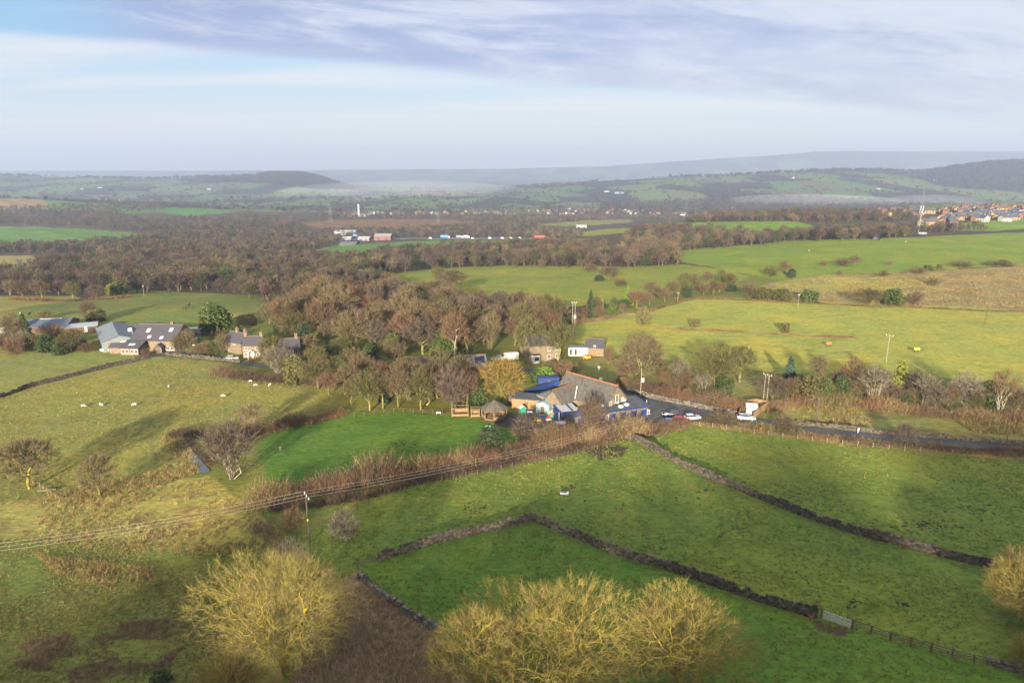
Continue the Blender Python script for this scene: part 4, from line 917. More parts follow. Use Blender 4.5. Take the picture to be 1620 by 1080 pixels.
# ------------------------------------------------------------------ woods that read as one mass, and the far hedges
def far_model(rg,tips,spray,sl,tw_w,h=10,wd=9):
    tk,cr=tree_mesh(rg,h,wd,tips,spray,sl,tw_w,.12,base_frac=.2,crown0=.18,dome=.45,tr=.3); return cat([tk,cr])
rg=np.random.default_rng(77)
FM=[[far_model(rg,110,7,1.25,.058) for _ in range(4)],[far_model(rg,34,6,1.9,.15) for _ in range(3)],[far_model(rg,12,6,2.6,.34) for _ in range(3)]]
FCOL=np.array([(.072,.054,.040),(.086,.056,.042),(.064,.056,.034),(.094,.074,.046),(.066,.050,.044),(.060,.060,.030),(.055,.043,.036)])
def mass(name,xy,hr,lod,seed,cols_=FCOL,wide=1.0):
    rg=np.random.default_rng(seed); n=len(xy); z=hz(xy[:,0],xy[:,1])-.3; V=[];F=[];T_=[];o=0
    m=rg.integers(0,len(FM[lod]),n); h=rg.uniform(*hr,n)/10; w_=h*rg.uniform(.8,1.25,n)*wide; a=rg.uniform(0,6.28,n); cc_=cols_[rg.integers(0,len(cols_),n)]*rg.uniform(.6,1.35,(n,1)); ev=rg.random(n)<.05; cc_[ev]=np.array((.035,.050,.022))*rg.uniform(.7,1.3,(ev.sum(),1)); h=h*rg.choice((.7,.9,1.,1.1),n)
    for k in range(len(FM[lod])):
        i=np.nonzero(m==k)[0]
        if len(i)==0: continue
        v,f=FM[lod][k]; Ca,Sa=np.cos(a[i])[:,None],np.sin(a[i])[:,None]
        q_=np.stack([(v[None,:,0]*Ca-v[None,:,1]*Sa)*w_[i][:,None]+xy[i,0][:,None],(v[None,:,0]*Sa+v[None,:,1]*Ca)*w_[i][:,None]+xy[i,1][:,None],v[None,:,2]*h[i][:,None]+z[i][:,None]],-1)
        V.append(q_.reshape(-1,3)); F.append((f[None]+(np.arange(len(i))*len(v))[:,None,None]).reshape(-1,4)+o); o+=len(i)*len(v)
        T_.append(np.repeat(cc_[i],len(v),0))
    T_=np.concatenate(T_)
    return tag(link(name,np_mesh(name,np.concatenate(V),np.concatenate(F),[TWIG['wood']],attrs={'tint':np.c_[T_,np.ones(len(T_))]})),kind='stuff')
def spread(pp,sp_,seed,keep=None):
    wp=wpoly(pp); a=np.array(wp); rg=np.random.default_rng(seed)
    gx,gy=np.meshgrid(np.arange(a[:,0].min(),a[:,0].max(),sp_),np.arange(a[:,1].min(),a[:,1].max(),sp_)); x=(gx+rg.uniform(-.45,.45,gx.shape)*sp_).ravel(); y=(gy+rg.uniform(-.45,.45,gx.shape)*sp_).ravel()
    ok=inside(wp,x,y)
    if keep: ok&=keep(x,y)
    return np.c_[x,y][ok]
W=[('west_wood',[(195,465),(330,461),(405,474),(470,488),(560,478),(605,452),(590,430),(560,414),(470,408),(380,414),(250,404),(60,424),(40,440),(-200,430),(-200,467),(20,468)],9.4,(9,14),0),
 ('west_wood',[(-200,408),(-200,397),(60,391),(190,383),(240,374),(300,368),(480,368),(540,383),(470,400),(380,410),(240,403),(60,402)],13,(9,13),1),
 ('west_wood',[(-200,352),(0,356),(120,359),(200,365),(300,366),(480,362),(470,352),(300,350),(120,345),(-200,345)],15,(9,13),1),
 ('belt_wood',[(560,446),(620,435),(700,427),(800,423),(900,425),(1000,425),(1080,421),(1060,402),(1000,400),(900,388),(800,390),(700,396),(600,402),(560,412),(590,428)],10.5,(9,13),0),
 ('hill_wood',[(1000,408),(1050,403),(1090,397),(1200,389),(1240,384),(1400,379),(1450,372),(1440,368),(1300,370),(1190,376),(1100,366),(1040,362),(1000,370),(985,385)],11,(9,14),0),
 ('hill_wood',[(1455,370),(1560,366),(1560,362),(1460,364)],9,(8,12),1),
 ('motorway_wood',[(480,368),(560,364),(650,363),(780,354),(840,358),(930,374),(900,378),(800,375),(640,376),(560,378)],15,(8,12),1),
 ('motorway_wood',[(500,347),(700,346),(780,350),(840,355),(1000,346),(1070,350),(1070,344),(900,343),(500,342)],20,(9,13),1),
 ('town_wood',[(1080,353),(1180,352),(1300,352),(1440,350),(1460,340),(1300,338),(1100,342)],13,(9,13),1),
 ('town_wood',[(540,343),(700,341),(1000,340),(1080,343),(1080,330),(700,332),(540,336)],34,(8,12),1),
 ('west_wood',[(30,330),(90,326),(180,323),(250,321),(280,330),(200,338),(180,345),(60,345),(-150,345),(-150,338)],22,(10,14),1),
 ('west_wood',[(280,345),(380,342),(480,346),(480,352),(300,352)],20,(9,12),1),
]
for i,(nm,pp,sp_,hr,lod) in enumerate(W): mass(nm,spread(pp,sp_,60+i),hr,lod,80+i)
# far hills: hangers of wood on the ridges, hedgerows between the pastures
rg=np.random.default_rng(9)
x=rg.uniform(-1,1,60000); y=np.exp(rg.uniform(math.log(2300),math.log(5900),60000)); x=x*y*.95
wv=vnoise(x,y,650)+.5*vnoise(y,x,240)+np.clip((x/y-.05)*1.3,-.2,.65)
hx=x+160*vnoise(x,y,420); hy=y+150*vnoise(y,x,380)
hed=(np.abs((hx/190+.35*np.sin(hy/300))%1-.5)>.46)|(np.abs((hy/330)%1-.5)>.47)
ok=((wv>.42)&(rg.random(60000)<.42))|(hed&(rg.random(60000)<.55))|(rg.random(60000)<.02)
mass('far_woodland',np.c_[x,y][ok],(10,17),2,5,FCOL*.65,1.35)
def crest(pr,d,n,seed):
    rg=np.random.default_rng(seed); px=rg.uniform(pr[0],pr[1],n); dd=d+rg.normal(size=n)*70; return np.c_[(px-810)/FPX*cp*dd,dd]
mass('ridge_woodland',np.r_[spread([(320,284),(400,280),(420,277),(500,279),(550,296),(560,300),(500,300),(430,292),(330,287)],15,3),crest((405,500),5150,900,1),crest((120,400),5200,260,2),crest((1500,1700),4550,1300,3),crest((1060,1500),4600,500,4),crest((-100,60),5200,160,5)],(14,24),2,6,FCOL*.6,1.4)

# ------------------------------------------------------------------ building materials
SAND=mat('sandstone_wall',(.165,.124,.082),.9,.35,1.6,col2=(.090,.068,.048),bump=.03)
SAND_D=mat('sooty_sandstone',(.140,.108,.076),.9,.35,1.6,col2=(.075,.058,.043),bump=.03)
SLATE=mat('slate_roof',(.050,.045,.055),.8,.3,1.5,col2=(.030,.028,.036),stretch=(1,1,4))
SLATE_G=mat('weathered_slate',(.080,.073,.066),.9,.3,.9,col2=(.038,.036,.033),stretch=(3,1,1))
TERRA=mat('terracotta_ridge',(.21,.080,.042),.8,.25,3.)
WHITE=mat('white_paint',(.40,.40,.395),.5,.1,3.)
CREAM=mat('cream_render',(.30,.27,.22),.85,.12,2.)
GLASS=mat('window_glass',(.030,.036,.045),.08,.2,1.,spec=.8)
SKYL=mat('rooflight_glazing',(.25,.29,.33),.3,.1,2.,spec=.8)
BLUE=mat('royal_blue_paint',(.014,.030,.105),.45,.15,2.)
BLUE_D=mat('dark_blue_cladding',(.016,.030,.13),.5,.2,2.)
FELT=mat('dark_roof_felt',(.040,.042,.055),.75,.3,.8,col2=(.065,.068,.082))
WOOD=mat('weathered_boards',(.20,.125,.065),.85,.35,4.,stretch=(5,5,.6))
WOOD_D=mat('dark_boards',(.085,.055,.036),.85,.35,4.,stretch=(5,5,.6))
SHED=mat('grey_blue_shed_paint',(.17,.225,.245),.7,.15,3.)
STEELR=mat('pale_steel_roof',(.115,.132,.155),.7,.15,.6,col2=(.085,.098,.115),stretch=(6,1,1))
STEELW=mat('grey_green_cladding',(.13,.155,.16),.7,.12,1.,stretch=(6,6,1))
PANEL=mat('solar_cells',(.014,.018,.036),.5,.15,1.5,spec=.3)
DARKM=mat('dark_metal',(.030,.030,.034),.5,.2,3.,.3)
TIMB=mat('pole_timber',(.060,.046,.036),.9,.3,2.,stretch=(4,4,.4))
TIMBP=mat('grey_pole_timber',(.19,.16,.125),.9,.3,2.,stretch=(4,4,.4))
def window(parent,x,y,z,w_,h_,rz=0.,fm=None,name='window',bars=1):
    "frame and panes set into a wall; rz=0 faces -y"
    mb=MB(); t=.09
    mb.box((0,-.03,h_/2-t/2),(w_,.12,t)); mb.box((0,-.05,-h_/2+t/2-.03),(w_+.2,.18,.12)); 
    for s in (-1,1): mb.box((s*(w_/2-t/2),-.03,0),(t,.12,h_-2*t))
    for i in range(1,bars+1): mb.box((-w_/2+i*w_/(bars+1),-.035,0),(.06,.1,h_-2*t))
    mb.box((0,.0,0),(w_-.1,.08,h_-.1),0,1)
    o=mb.build(name,[fm or WHITE,GLASS],parent); o.location=(x,y,z); o.rotation_euler=(0,0,rz); return o
def house(name,label,pl,pr,D,eave,ridge,wm=None,rm=None,chim=(),wins=(),lights=(),door=None,cat_='house',L=None,ov=.3):
    "front wall base from photograph point pl to pr; D deep; roof ridge along the front. wins: (face,u,z,w,h)"
    a_,b_=at_px(*pl),at_px(*pr); d=b_-a_; L=L or math.hypot(d.x,d.y); yaw=math.atan2(d.y,d.x); c=(a_+b_)/2 if not L else a_+Vector((math.cos(yaw),math.sin(yaw),0))*L/2
    wm=wm or SAND; rm=rm or SLATE; z0=min(gz(c.x+dx,c.y+dy) for dx in(-L/2,L/2) for dy in (0,D))
    o=thing(name,label,cat_,(c.x,c.y,z0-.1),yaw); m=MB()
    pf=[(0,-.3),(D,-.3),(D,eave),(D/2,ridge),(0,eave)]
    vs=[(-L/2,y,z) for y,z in pf]+[(L/2,y,z) for y,z in pf]; n=5
    m.add(vs,[tuple(range(n-1,-1,-1)),tuple(range(n,2*n))]+[(i,(i+1)%n,n+(i+1)%n,n+i) for i in range(n)]); m.build('wall',[wm],o)
    r=MB(); sl=(ridge-eave)/(D/2); t=.16
    for s in (0,1):
        y=lambda v: v if s==0 else D-v
        q_=[(y(-ov),eave-ov*sl+.04),(y(D/2),ridge+.04),(y(D/2),ridge+.04+t),(y(-ov),eave-ov*sl+.04+t)]
        vs=[(x,yy,z) for x in (-L/2-.18,L/2+.18) for yy,z in q_]
        fs=[(0,1,2,3),(7,6,5,4)]+[(i,4+i,4+(i+1)%4,(i+1)%4) for i in range(4)]
        r.add(vs,fs if s==0 else [f[::-1] for f in fs])
    roof=r.build('roof',[rm],o)
    MB().tube((-L/2-.2,D/2,ridge+t+.03),(L/2+.2,D/2,ridge+t+.03),.11,n=6).build('ridge_tiles',[SAND_D if rm is SLATE else TERRA],roof)
    MB().box((0,-ov-.06,eave-ov*sl+.1),(L+.3,.11,.11)).build('gutter',[DARKM],roof)
    for cx,cy in chim:
        k=MB(); zb=eave+(ridge-eave)*(1-abs(cy-D/2)/(D/2)); k.box((cx,cy,zb+.5),(.95,.7,1.9)); k.box((cx,cy,zb+1.5),(1.08,.82,.14))
        for s in (-.25,.25): k.tube((cx+s,cy,zb+1.57),(cx+s,cy,zb+2.0),.11,.09,8,1)
        k.build('chimney',[SAND_D,TERRA],roof)
    for f,u,z,w_,h_ in wins:
        if f=='front': window(o,u,-.02,z,w_,h_)
        elif f=='right': window(o,L/2+.02,u,z,w_,h_,math.pi/2)
        elif f=='left': window(o,-L/2-.02,u,z,w_,h_,-math.pi/2)
    for x,v,w_,h_ in lights:      # v: 0 eave .. 1 ridge on the front slope
        ln=math.hypot(D/2,ridge-eave); ux,uz=(D/2)/ln,(ridge-eave)/ln; y0=v*D/2; z1=eave+v*(ridge-eave)+.24
        MB().add([(x-w_/2,y0-h_/2*ux,z1-h_/2*uz),(x+w_/2,y0-h_/2*ux,z1-h_/2*uz),(x+w_/2,y0+h_/2*ux,z1+h_/2*uz),(x-w_/2,y0+h_/2*ux,z1+h_/2*uz),(x-w_/2,y0-h_/2*ux,z1-h_/2*uz-.06),(x+w_/2,y0-h_/2*ux,z1-h_/2*uz-.06),(x+w_/2,y0+h_/2*ux,z1+h_/2*uz-.06),(x-w_/2,y0+h_/2*ux,z1+h_/2*uz-.06)],[(0,1,2,3),(0,4,5,1),(1,5,6,2),(2,6,7,3),(3,7,4,0)]).build('rooflight',[SKYL],roof)
    if door is not None:
        dm=MB(); dm.box((0,-.04,1.05),(.95,.1,2.1)); dm.box((0,-.07,2.16),(1.3,.16,.14),0,1); q_=dm.build('door',[door,SAND_D],o); q_.location=(0,0,.1)
        MB().tube((.32,-.12,1.05),(.32,-.08,1.05),.05,n=8).build('handle',[STEEL],q_); return o,q_
    return o
def panel_grid(parent,x0,x1,v0,v1,D,eave,ridge,label=None):
    P0=lambda x,v:(x,v*D/2,eave+v*(ridge-eave)+.26); m=MB(); n=max(1,round((x1-x0)/1.1)); k=2
    for i in range(n):
        for j in range(k):
            xa,xb=x0+(x1-x0)*i/n+.03,x0+(x1-x0)*(i+1)/n-.03; va,vb=v0+(v1-v0)*j/k+.01,v0+(v1-v0)*(j+1)/k-.01
            q_=[P0(xa,va),P0(xb,va),P0(xb,vb),P0(xa,vb)]; m.add(q_+[(a_,b_,c-.08) for a_,b_,c in q_],[(0,1,2,3),(0,4,5,1),(1,5,6,2),(2,6,7,3),(3,7,4,0)])
    pass
    return m.build('solar_panels',[PANEL,STEEL],parent)
# --- farmhouse: long slated barn conversion with a lower porch wing
fh=house('farmhouse','large sandstone farmhouse with slate roof, rooflights and a lean-to wing','' or (208,555),(268,556),13,4.0,8.0,chim=[(3,8)],L=15.5,
   wins=[('front',-7,1.7,1.2,1.1),('front',5.2,1.5,1.2,1.2),('front',6.8,1.5,1.2,1.2),('right',4,2.2,1.1,1.2),('right',8,2.2,1.1,1.2),('right',6,5,1.2,1.2),('right',9,5,1.,1.1),('right',11.5,2.2,1.1,1.2),('front',-5.2,3.7,.8,.5),('front',-3,3.7,.8,.5)],
   lights=[(-3.2,.60,1.3,1.9),(4.6,.66,1.3,1.9),(-1.6,.2,1.2,1.3),(2.8,.16,1.2,1.3)])
def wing():
    m=MB(); m.box((-5.,-2.6,1.35),(6.2,5.1,2.9)); m.build('wing_wall',[SAND],fh)
    r=MB(); r.add([(-8.4,-5.5,2.55),(-1.6,-5.5,2.55),(-1.6,-.02,4.15),(-8.4,-.02,4.15),(-8.4,-5.5,2.72),(-1.6,-5.5,2.72),(-1.6,-.02,4.32),(-8.4,-.02,4.32)],[(3,2,1,0),(4,5,6,7),(0,1,5,4),(1,2,6,5),(2,3,7,6),(3,0,4,7)])
    w_=r.build('wing_roof',[SLATE],fh); MB().add([(-6.2,-3.9,3.24),(-4.0,-3.9,3.24),(-4.0,-2.6,3.62),(-6.2,-2.6,3.62)],[(0,1,2,3)]).build('rooflight',[SKYL],w_)
    for x in (-7.2,-5.7,-3.9,-2.6): window(fh,x,-5.19,1.5,1.1,1.3)
    p=MB(); p.box((3.2,-1.1,1.1),(2.2,2.1,2.4)); p.build('porch',[SAND_D],fh)
    q_=MB(); q_.side([(1.8,2.25),(4.6,2.25),(3.2,3.5)],-2.5,0.1); q_.build('porch_roof',[SLATE],fh)
    MB().box((3.2,-2.19,1.05),(1.0,.08,1.9)).build('door',[mat('dark_oak_door',(.10,.06,.03),.7)],fh)
wing()
house('outhouse','low brick outhouse with slate lean roof left of the farmhouse',(174,559),(205,559),4,2.2,3.2,SAND,SLATE,wins=[('front',1,1.2,.8,.8)],L=7.5)
# --- cottages
co,dr=house('cottage','sandstone cottage with white arched porch at the lane bend',(385,567),(411,567),6.0,4.5,6.7,SAND,SLATE,chim=[(-2.6,3.2),(2.4,3.2)],wins=[('front',-1.9,1.5,1.0,1.1),('front',1.9,1.5,1.0,1.1),('front',-1.8,3.5,.9,1.0),('front',1.8,3.5,.9,1.0),('right',3,1.6,1,1.1),('left',3,1.6,1,1.1)],door=WHITE,L=5.9)
pm=MB(); pm.side([(-1.25,2.3),(0,3.3),(1.25,2.3),(1.05,2.2),(0,3.05),(-1.05,2.2)],-1.3,-.03); pm.box((-.95,-1.15,1.1),(.14,.14,2.3)); pm.box((.95,-1.15,1.1),(.14,.14,2.3)); pm.build('porch',[WHITE],co)
house('cottage','older sandstone cottage with two chimneys behind the white-porched one',(356,556),(386,562),6.5,4.1,6.5,SAND_D,SLATE,chim=[(-1,3.2),(2.9,3.2)],wins=[('front',-2.4,1.5,1.,1.1),('front',-2.4,3.6,1.,1.),('front',1.,3.6,1.,1.),('left',3,1.6,1,1.1)],L=8.4)
house('stone_house','stone house with white gable window half hidden by pale trees',(444,574),(466,572),6.5,4.6,7.0,SAND,SLATE,chim=[(2.2,3.2)],wins=[('front',-1.6,1.5,1.,1.2),('front',1.7,1.5,1.,1.2),('front',1.7,3.5,1.4,1.5),('front',-1.6,3.5,.9,1.)],L=6.2)
# --- bungalow with solar panels on its slope
bg=house('bungalow','long low bungalow with solar panels on its brown roof',(640,597),(722,597),8,2.6,5.2,SAND_D,mat('brown_tiles',(.10,.075,.062),.8,.3,1.5,stretch=(1,1,4)),chim=[(3.,4.)],wins=[('front',-5,1.4,1.5,1.1),('front',0,1.4,1.5,1.1),('front',5,1.4,1.5,1.1)],L=17)
panel_grid(bg,-7,-2,.25,.85,8,2.6,5.2); panel_grid(bg,4.2,8.2,.2,.85,8,2.6,5.2)
b2=house('bungalow','pale-roofed bungalow wing with a white solar array beside the yellow conifer',(727,596),(768,593),8,2.7,5.4,SAND_D,mat('grey_tiles',(.15,.15,.16),.8,.3,1.5,stretch=(1,1,4)),wins=[('front',-2.6,1.4,1.5,1.2),('front',2,1.4,1.4,1.1)],L=8.6)
panel_grid(b2,-3.9,.2,.15,.95,8,2.7,5.4); panel_grid(b2,.8,3.9,.25,.8,8,2.7,5.4)
# --- stone house right of the van, outbuilding and garage
sh=house('stone_house','tall sandstone house with bay window among the trees beyond the school',(838,574),(874,570),9,5.6,8.6,SAND,SLATE,chim=[(-3,4.5)],wins=[('front',1.4,1.6,1.1,1.4),('front',4.2,1.6,1.1,1.4),('front',1.4,4.1,1.,1.2),('front',4.2,4.1,1.,1.2),('right',3,4.2,1.1,1.3)],L=10.5)
bw=MB(); bw.prism([(-4.6,-.02),(-4.2,-1.3),(-2.4,-1.3),(-2.,-.02)],0,2.7,0); bw.prism([(-4.75,-.01),(-4.3,-1.45),(-2.3,-1.45),(-1.85,-.01)],2.72,[2.95,2.8,2.8,2.95],1); bw.box((-3.3,-1.32,1.5),(1.5,.08,1.3),0,2); bw.build('bay_window',[WHITE,SLATE,GLASS],sh)
def hut():
    a_=at_px(900,563); o=thing('site_cabin','white site cabin with flat pale roof between stone house and garage','cabin',a_,.0)
    MB().box((3.,1.5,1.35),(6.2,3,2.7)).build('wall',[WHITE],o); MB().box((3.,1.5,2.8),(6.6,3.4,.16)).build('roof',[STEELR],o)
    for x in (.6,2.2): MB().box((x,-.03,1.3),(.8,.08,2.)).build('dark_bay',[DARKM],o)
    window(o,3.6,-.02,1.5,.8,.8); window(o,5.3,-.02,1.5,.7,.8)
    a_=at_px(922,569); d=thing('dumper','orange site dumper beside the white cabin','dumper',a_,.1); b=MB()
    b.side([(0,.5),(2.3,.5),(2.5,1.3),(1.5,1.0),(1.3,1.5),(.2,1.4)],-.7,.7); b.build('body',[mat('orange_paint',(.62,.20,.012),.5)],d)
    for x in (.5,1.9):
        for y in (-.75,.75): MB().tube((x,y-.12,.4),(x,y+.12,.4),.4,n=12).build('wheel',[DARKM],d)
hut()
ga=house('garage','sandstone garage with dark slate roof and red door at the pasture edge',(926,562),(944,563),6,2.9,5.0,SAND,SLATE,wins=[('front',0,3.2,.7,1.1)],door=mat('red_brown_door',(.30,.075,.03),.6),L=6)[0]
# --- farm sheds
def shed(name,label,pl,pr,D,eave,ridge,wm,rm,L=None,doors=2,gable_front=False,turn=None):
    a_,b_=at_px(*pl),at_px(*pr); d=b_-a_; L=L or math.hypot(d.x,d.y); yaw=math.atan2(d.y,d.x) if turn is None else turn; c=a_+Vector((math.cos(yaw),math.sin(yaw),0))*L/2
    o=thing(name,label,'barn',(c.x,c.y,gz(c.x,c.y)-.15),yaw); m=MB()
    if gable_front: m.side([(-L/2,0),(L/2,0),(L/2,eave),(0,ridge),(-L/2,eave)],0,D)
    else:
        pf=[(0,0),(D,0),(D,eave),(D/2,ridge),(0,eave)]; vs=[(x,y,z) for x in(-L/2,L/2) for y,z in pf]; m.add(vs,[(4,3,2,1,0),(5,6,7,8,9)]+[(i,(i+1)%5,5+(i+1)%5,5+i) for i in range(5)])
    m.build('wall',[wm],o); r=MB(); t=.12
    for s in (-1,1):
        if gable_front: q_=[(s*(L/2+.4),eave-.4*(ridge-eave)/(L/2)+.03),(0,ridge+.03)]; q_+= [(0,ridge+.03+t),(s*(L/2+.4),q_[0][1]+t)]; vs=[(x,y,z) for y in (-.4,D+.4) for x,z in q_]
        else: q_=[(D/2+s*(D/2+.4),eave-.4*(ridge-eave)/(D/2)+.03),(D/2,ridge+.03)]; q_+= [(D/2,ridge+.03+t),(q_[0][0],q_[0][1]+t)]; vs=[(x,y,z) for x in (-L/2-.4,L/2+.4) for y,z in q_]
        r.add(vs,[(0,1,2,3),(7,6,5,4)]+[(i,4+i,4+(i+1)%4,(i+1)%4) for i in range(4)])
    r.build('roof',[rm],o)
    return o,L,D
s1,L1,D1=shed('steel_barn','pale blue-grey steel barn with arched front by the farmyard',(164,558),(193,551),25,3.8,5.4,STEELW,STEELR,L=10,gable_front=True,turn=R(34))
MB().box((-2.0,-.05,1.6),(2.8,.12,3.2)).build('roller_door',[mat('brown_shutter',(.16,.10,.06),.7)],s1); MB().box((2.0,-.05,1.7),(3.6,.12,3.3)).build('roller_door',[mat('pale_shutter',(.36,.38,.40),.6,.1,3.,stretch=(1,1,8))],s1)
s2,L2,D2=shed('long_barn','long dark-walled barn with blue-grey roof and white roof strip',(36,530),(94,528),12,3.2,4.8,WOOD_D,mat('blue_grey_sheet_roof',(.055,.068,.10),.7,.15,.7,stretch=(6,1,1)),L=15)
MB().box((0,6,4.92),(8,.5,.1)).build('roof_strip',[WHITE],s2)
shed('cattle_shed','open dark cattle shed between steel barn and farmhouse',(196,535),(214,536),14,2.8,4.0,WOOD_D,FELT,L=12)
shed('low_shed','pale-roofed low shed in front of the white farm van',(100,530),(132,527),8,2.6,3.2,WOOD_D,mat('pale_sheet_roof',(.20,.21,.235),.5,.1,1.),L=11)
def tank():
    a_=at_px(3,531); o=MB().lathe([(1.4,0),(1.5,.2),(1.5,2.4),(1.2,2.9),(.3,3.1)],n=20).build('water_tank',[WHITE]); o.location=a_; tag(o,'white cylindrical tank at the west end of the farm','tank')
tank()
# --- school: steep slated hall, cross wing, flat-roofed extension with blue fascia
def school():
    o=thing('school','Victorian stone school with steep slate roof, red ridge and flat blue extension','school',(20.2,165.6,gz(20,165)),0)
    hall=math.atan2(-11.6,11.3); Lh,Wd,e,rg_=16.2,9.0,3.4,7.8
    C_,S_=math.cos(hall),math.sin(hall); Lc=lambda x,y,z=0:(x*C_-y*S_,x*S_+y*C_,z)
    m=MB(); pf=[(-Wd/2,-.3),(Wd/2,-.3),(Wd/2,e),(0,rg_),(-Wd/2,e)]; vs=[Lc(x,y,z) for x in (-Lh/2,Lh/2) for y,z in pf]
    m.add(vs,[(4,3,2,1,0),(5,6,7,8,9)]+[(i,(i+1)%5,5+(i+1)%5,5+i) for i in range(5)])
    # cross wing towards the camera
    wy0,wy1,wx,ww,we,wr=-Wd/2-5.2,-1.,-4.3,5.6,3.2,5.9
    pf=[(wx-ww/2,-.3),(wx+ww/2,-.3),(wx+ww/2,we),(wx,wr),(wx-ww/2,we)]; vs=[Lc(x,y,z) for y in (wy0,wy1) for x,z in pf]
    m.add(vs,[(0,1,2,3,4),(9,8,7,6,5)]+[((i+1)%5,i,5+i,5+(i+1)%5) for i in range(5)]); m.build('wall',[SAND],o)
    r=MB(); t=.16
    for s in (-1,1):
        sl=(rg_-e)/(Wd/2); q_=[(s*(Wd/2+.4),e-.4*sl+.03),(0,rg_+.03),(0,rg_+.03+t),(s*(Wd/2+.4),e-.4*sl+.03+t)]
        r.add([Lc(x,y,z) for x in (-Lh/2-.3,Lh/2+.3) for y,z in q_],[(0,1,2,3),(7,6,5,4)]+[(i,4+i,4+(i+1)%4,(i+1)%4) for i in range(4)])
    roof=r.build('roof',[SLATE_G],o)
    k=MB(); n=34
    for i in range(n): k.add([Lc(x,y,z) for x in (-Lh/2-.32+i*(Lh+.6)/n,-Lh/2-.34+(i+1)*(Lh+.6)/n) for y,z in ((-.2,rg_+.10),(.2,rg_+.10),(.07,rg_+.36),(-.07,rg_+.36))],[(3,2,1,0),(4,5,6,7),(0,1,5,4),(1,2,6,5),(2,3,7,6),(3,0,4,7)])
    k.build('ridge_tiles',[TERRA],roof)
    f=MB()
    for x in (-Lh/2-.2,Lh/2+.2): f.tube(Lc(x,0,rg_+.2),Lc(x,0,rg_+1.0),.09,.03,6)
    f.build('finial',[TERRA],roof)
    vv=MB(); vv.box(Lc(2.2,1.0,rg_-.1),(.6,.6,1.6),hall); vv.build('chimney',[SAND_D],roof)
    r2=MB()
    for s in (-1,1):
        sl=(wr-we)/(ww/2); q_=[(wx+s*(ww/2+.35),we-.35*sl+.03),(wx,wr+.03),(wx,wr+.03+t),(wx+s*(ww/2+.35),we-.35*sl+.03+t)]
        r2.add([Lc(x,y,z) for y in (wy0-.3,-1.2) for x,z in q_],[(0,1,2,3),(7,6,5,4)]+[(i,4+i,4+(i+1)%4,(i+1)%4) for i in range(4)])
    rw=r2.build('wing_roof',[SLATE_G],o); MB().tube(Lc(wx,wy0-.32,wr+.25),Lc(wx,-1.6,wr+.25),.13,n=6).build('ridge_tiles',[TERRA],rw)
    MB().tube(Lc(wx+ww/2+.1,-Wd/2-.35,2.6),Lc(wx+ww/2+.1,-Wd/2+.6,6.6),.09,n=6).build('flue',[WHITE],rw)
    for u in (-1.2,1.2): w_=window(o,*Lc(wx+u,wy0-.02)[:2],1.6,.9,1.5,hall)
    w_=window(o,*Lc(Lh/2+.02,0)[:2],4.6,1.2,2.0,hall+math.pi/2)
    for u in (-2.4,2.4): window(o,*Lc(Lh/2+.02,u)[:2],3.9,.8,1.2,hall+math.pi/2)
    # flat extension
    W_=lambda x,y:(x-20.2,y-165.6)
    poly=[W_(14.8,151.8),W_(33.5,158.6),W_(31.6,166.2),W_(26.6,164.9),W_(19.5,159.8),W_(16.2,156.2)]
    MB().prism(poly,-.2,2.75).build('extension_wall',[SAND_D],o)
    def grow_(p,g):
        cx=sum(a_[0] for a_ in p)/len(p); cy=sum(a_[1] for a_ in p)/len(p); return [(cx+(x-cx)*g,cy+(y-cy)*g) for x,y in p]
    MB().prism(grow_(poly,1.04),2.78,3.25).build('fascia',[BLUE],o); fr=MB().prism(grow_(poly,.99),3.27,3.33).build('flat_roof',[FELT],o)
    for px,py in ((953,642),(963,639),(975,636),(986,633),(982,643),(991,640)):
        x,y,z=P(px,py,3.4); d=MB(); d.lathe([(.72,0),(.72,.22),(.62,.36),(.38,.5),(.08,.56)],(0,0,0),14); q_=d.build('skylight_dome',[WHITE],fr,True); q_.location=(x-20.2,y-165.6,3.33)
    yaw=math.atan2(6.8,18.7)
    for i in range(7):
        t_=(i+.6)/7; x=14.8+18.7*t_-20.2; y=151.8+6.8*t_-165.6
        MB().box((0,0,0),(1.5,.10,2.2)).build('blue_panel',[BLUE_D],o).matrix_local=Matrix.Translation((x+.02,y-.06,1.2))@Matrix.Rotation(yaw,4,'Z')
        if i%2==0: window(o,x+1.15*math.cos(yaw)+.03,y+1.15*math.sin(yaw)-.08,1.6,.75,1.2,yaw)
    # pale lean-to by the wing, timber-clad
    x,y,z=P(873,648); q_=MB(); q_.box((0,0,1.5),(5.4,4.2,3.0),hall); u=q_.build('lean_to_wall',[WOOD],o); u.location=(x-20.2,y-165.6+1.6,0)
    q_=MB(); q_.box((0,0,3.15),(6.1,4.9,.22),hall); u=q_.build('lean_to_roof',[STEELR],o); u.location=(x-20.2,y-165.6+1.6,0)
    for k_ in (-1.5,1.2): window(o,x-20.2+C_*k_+S_*2.13,y-165.6+1.6+S_*k_-C_*2.13,1.6,1.1,1.4,hall)
school()
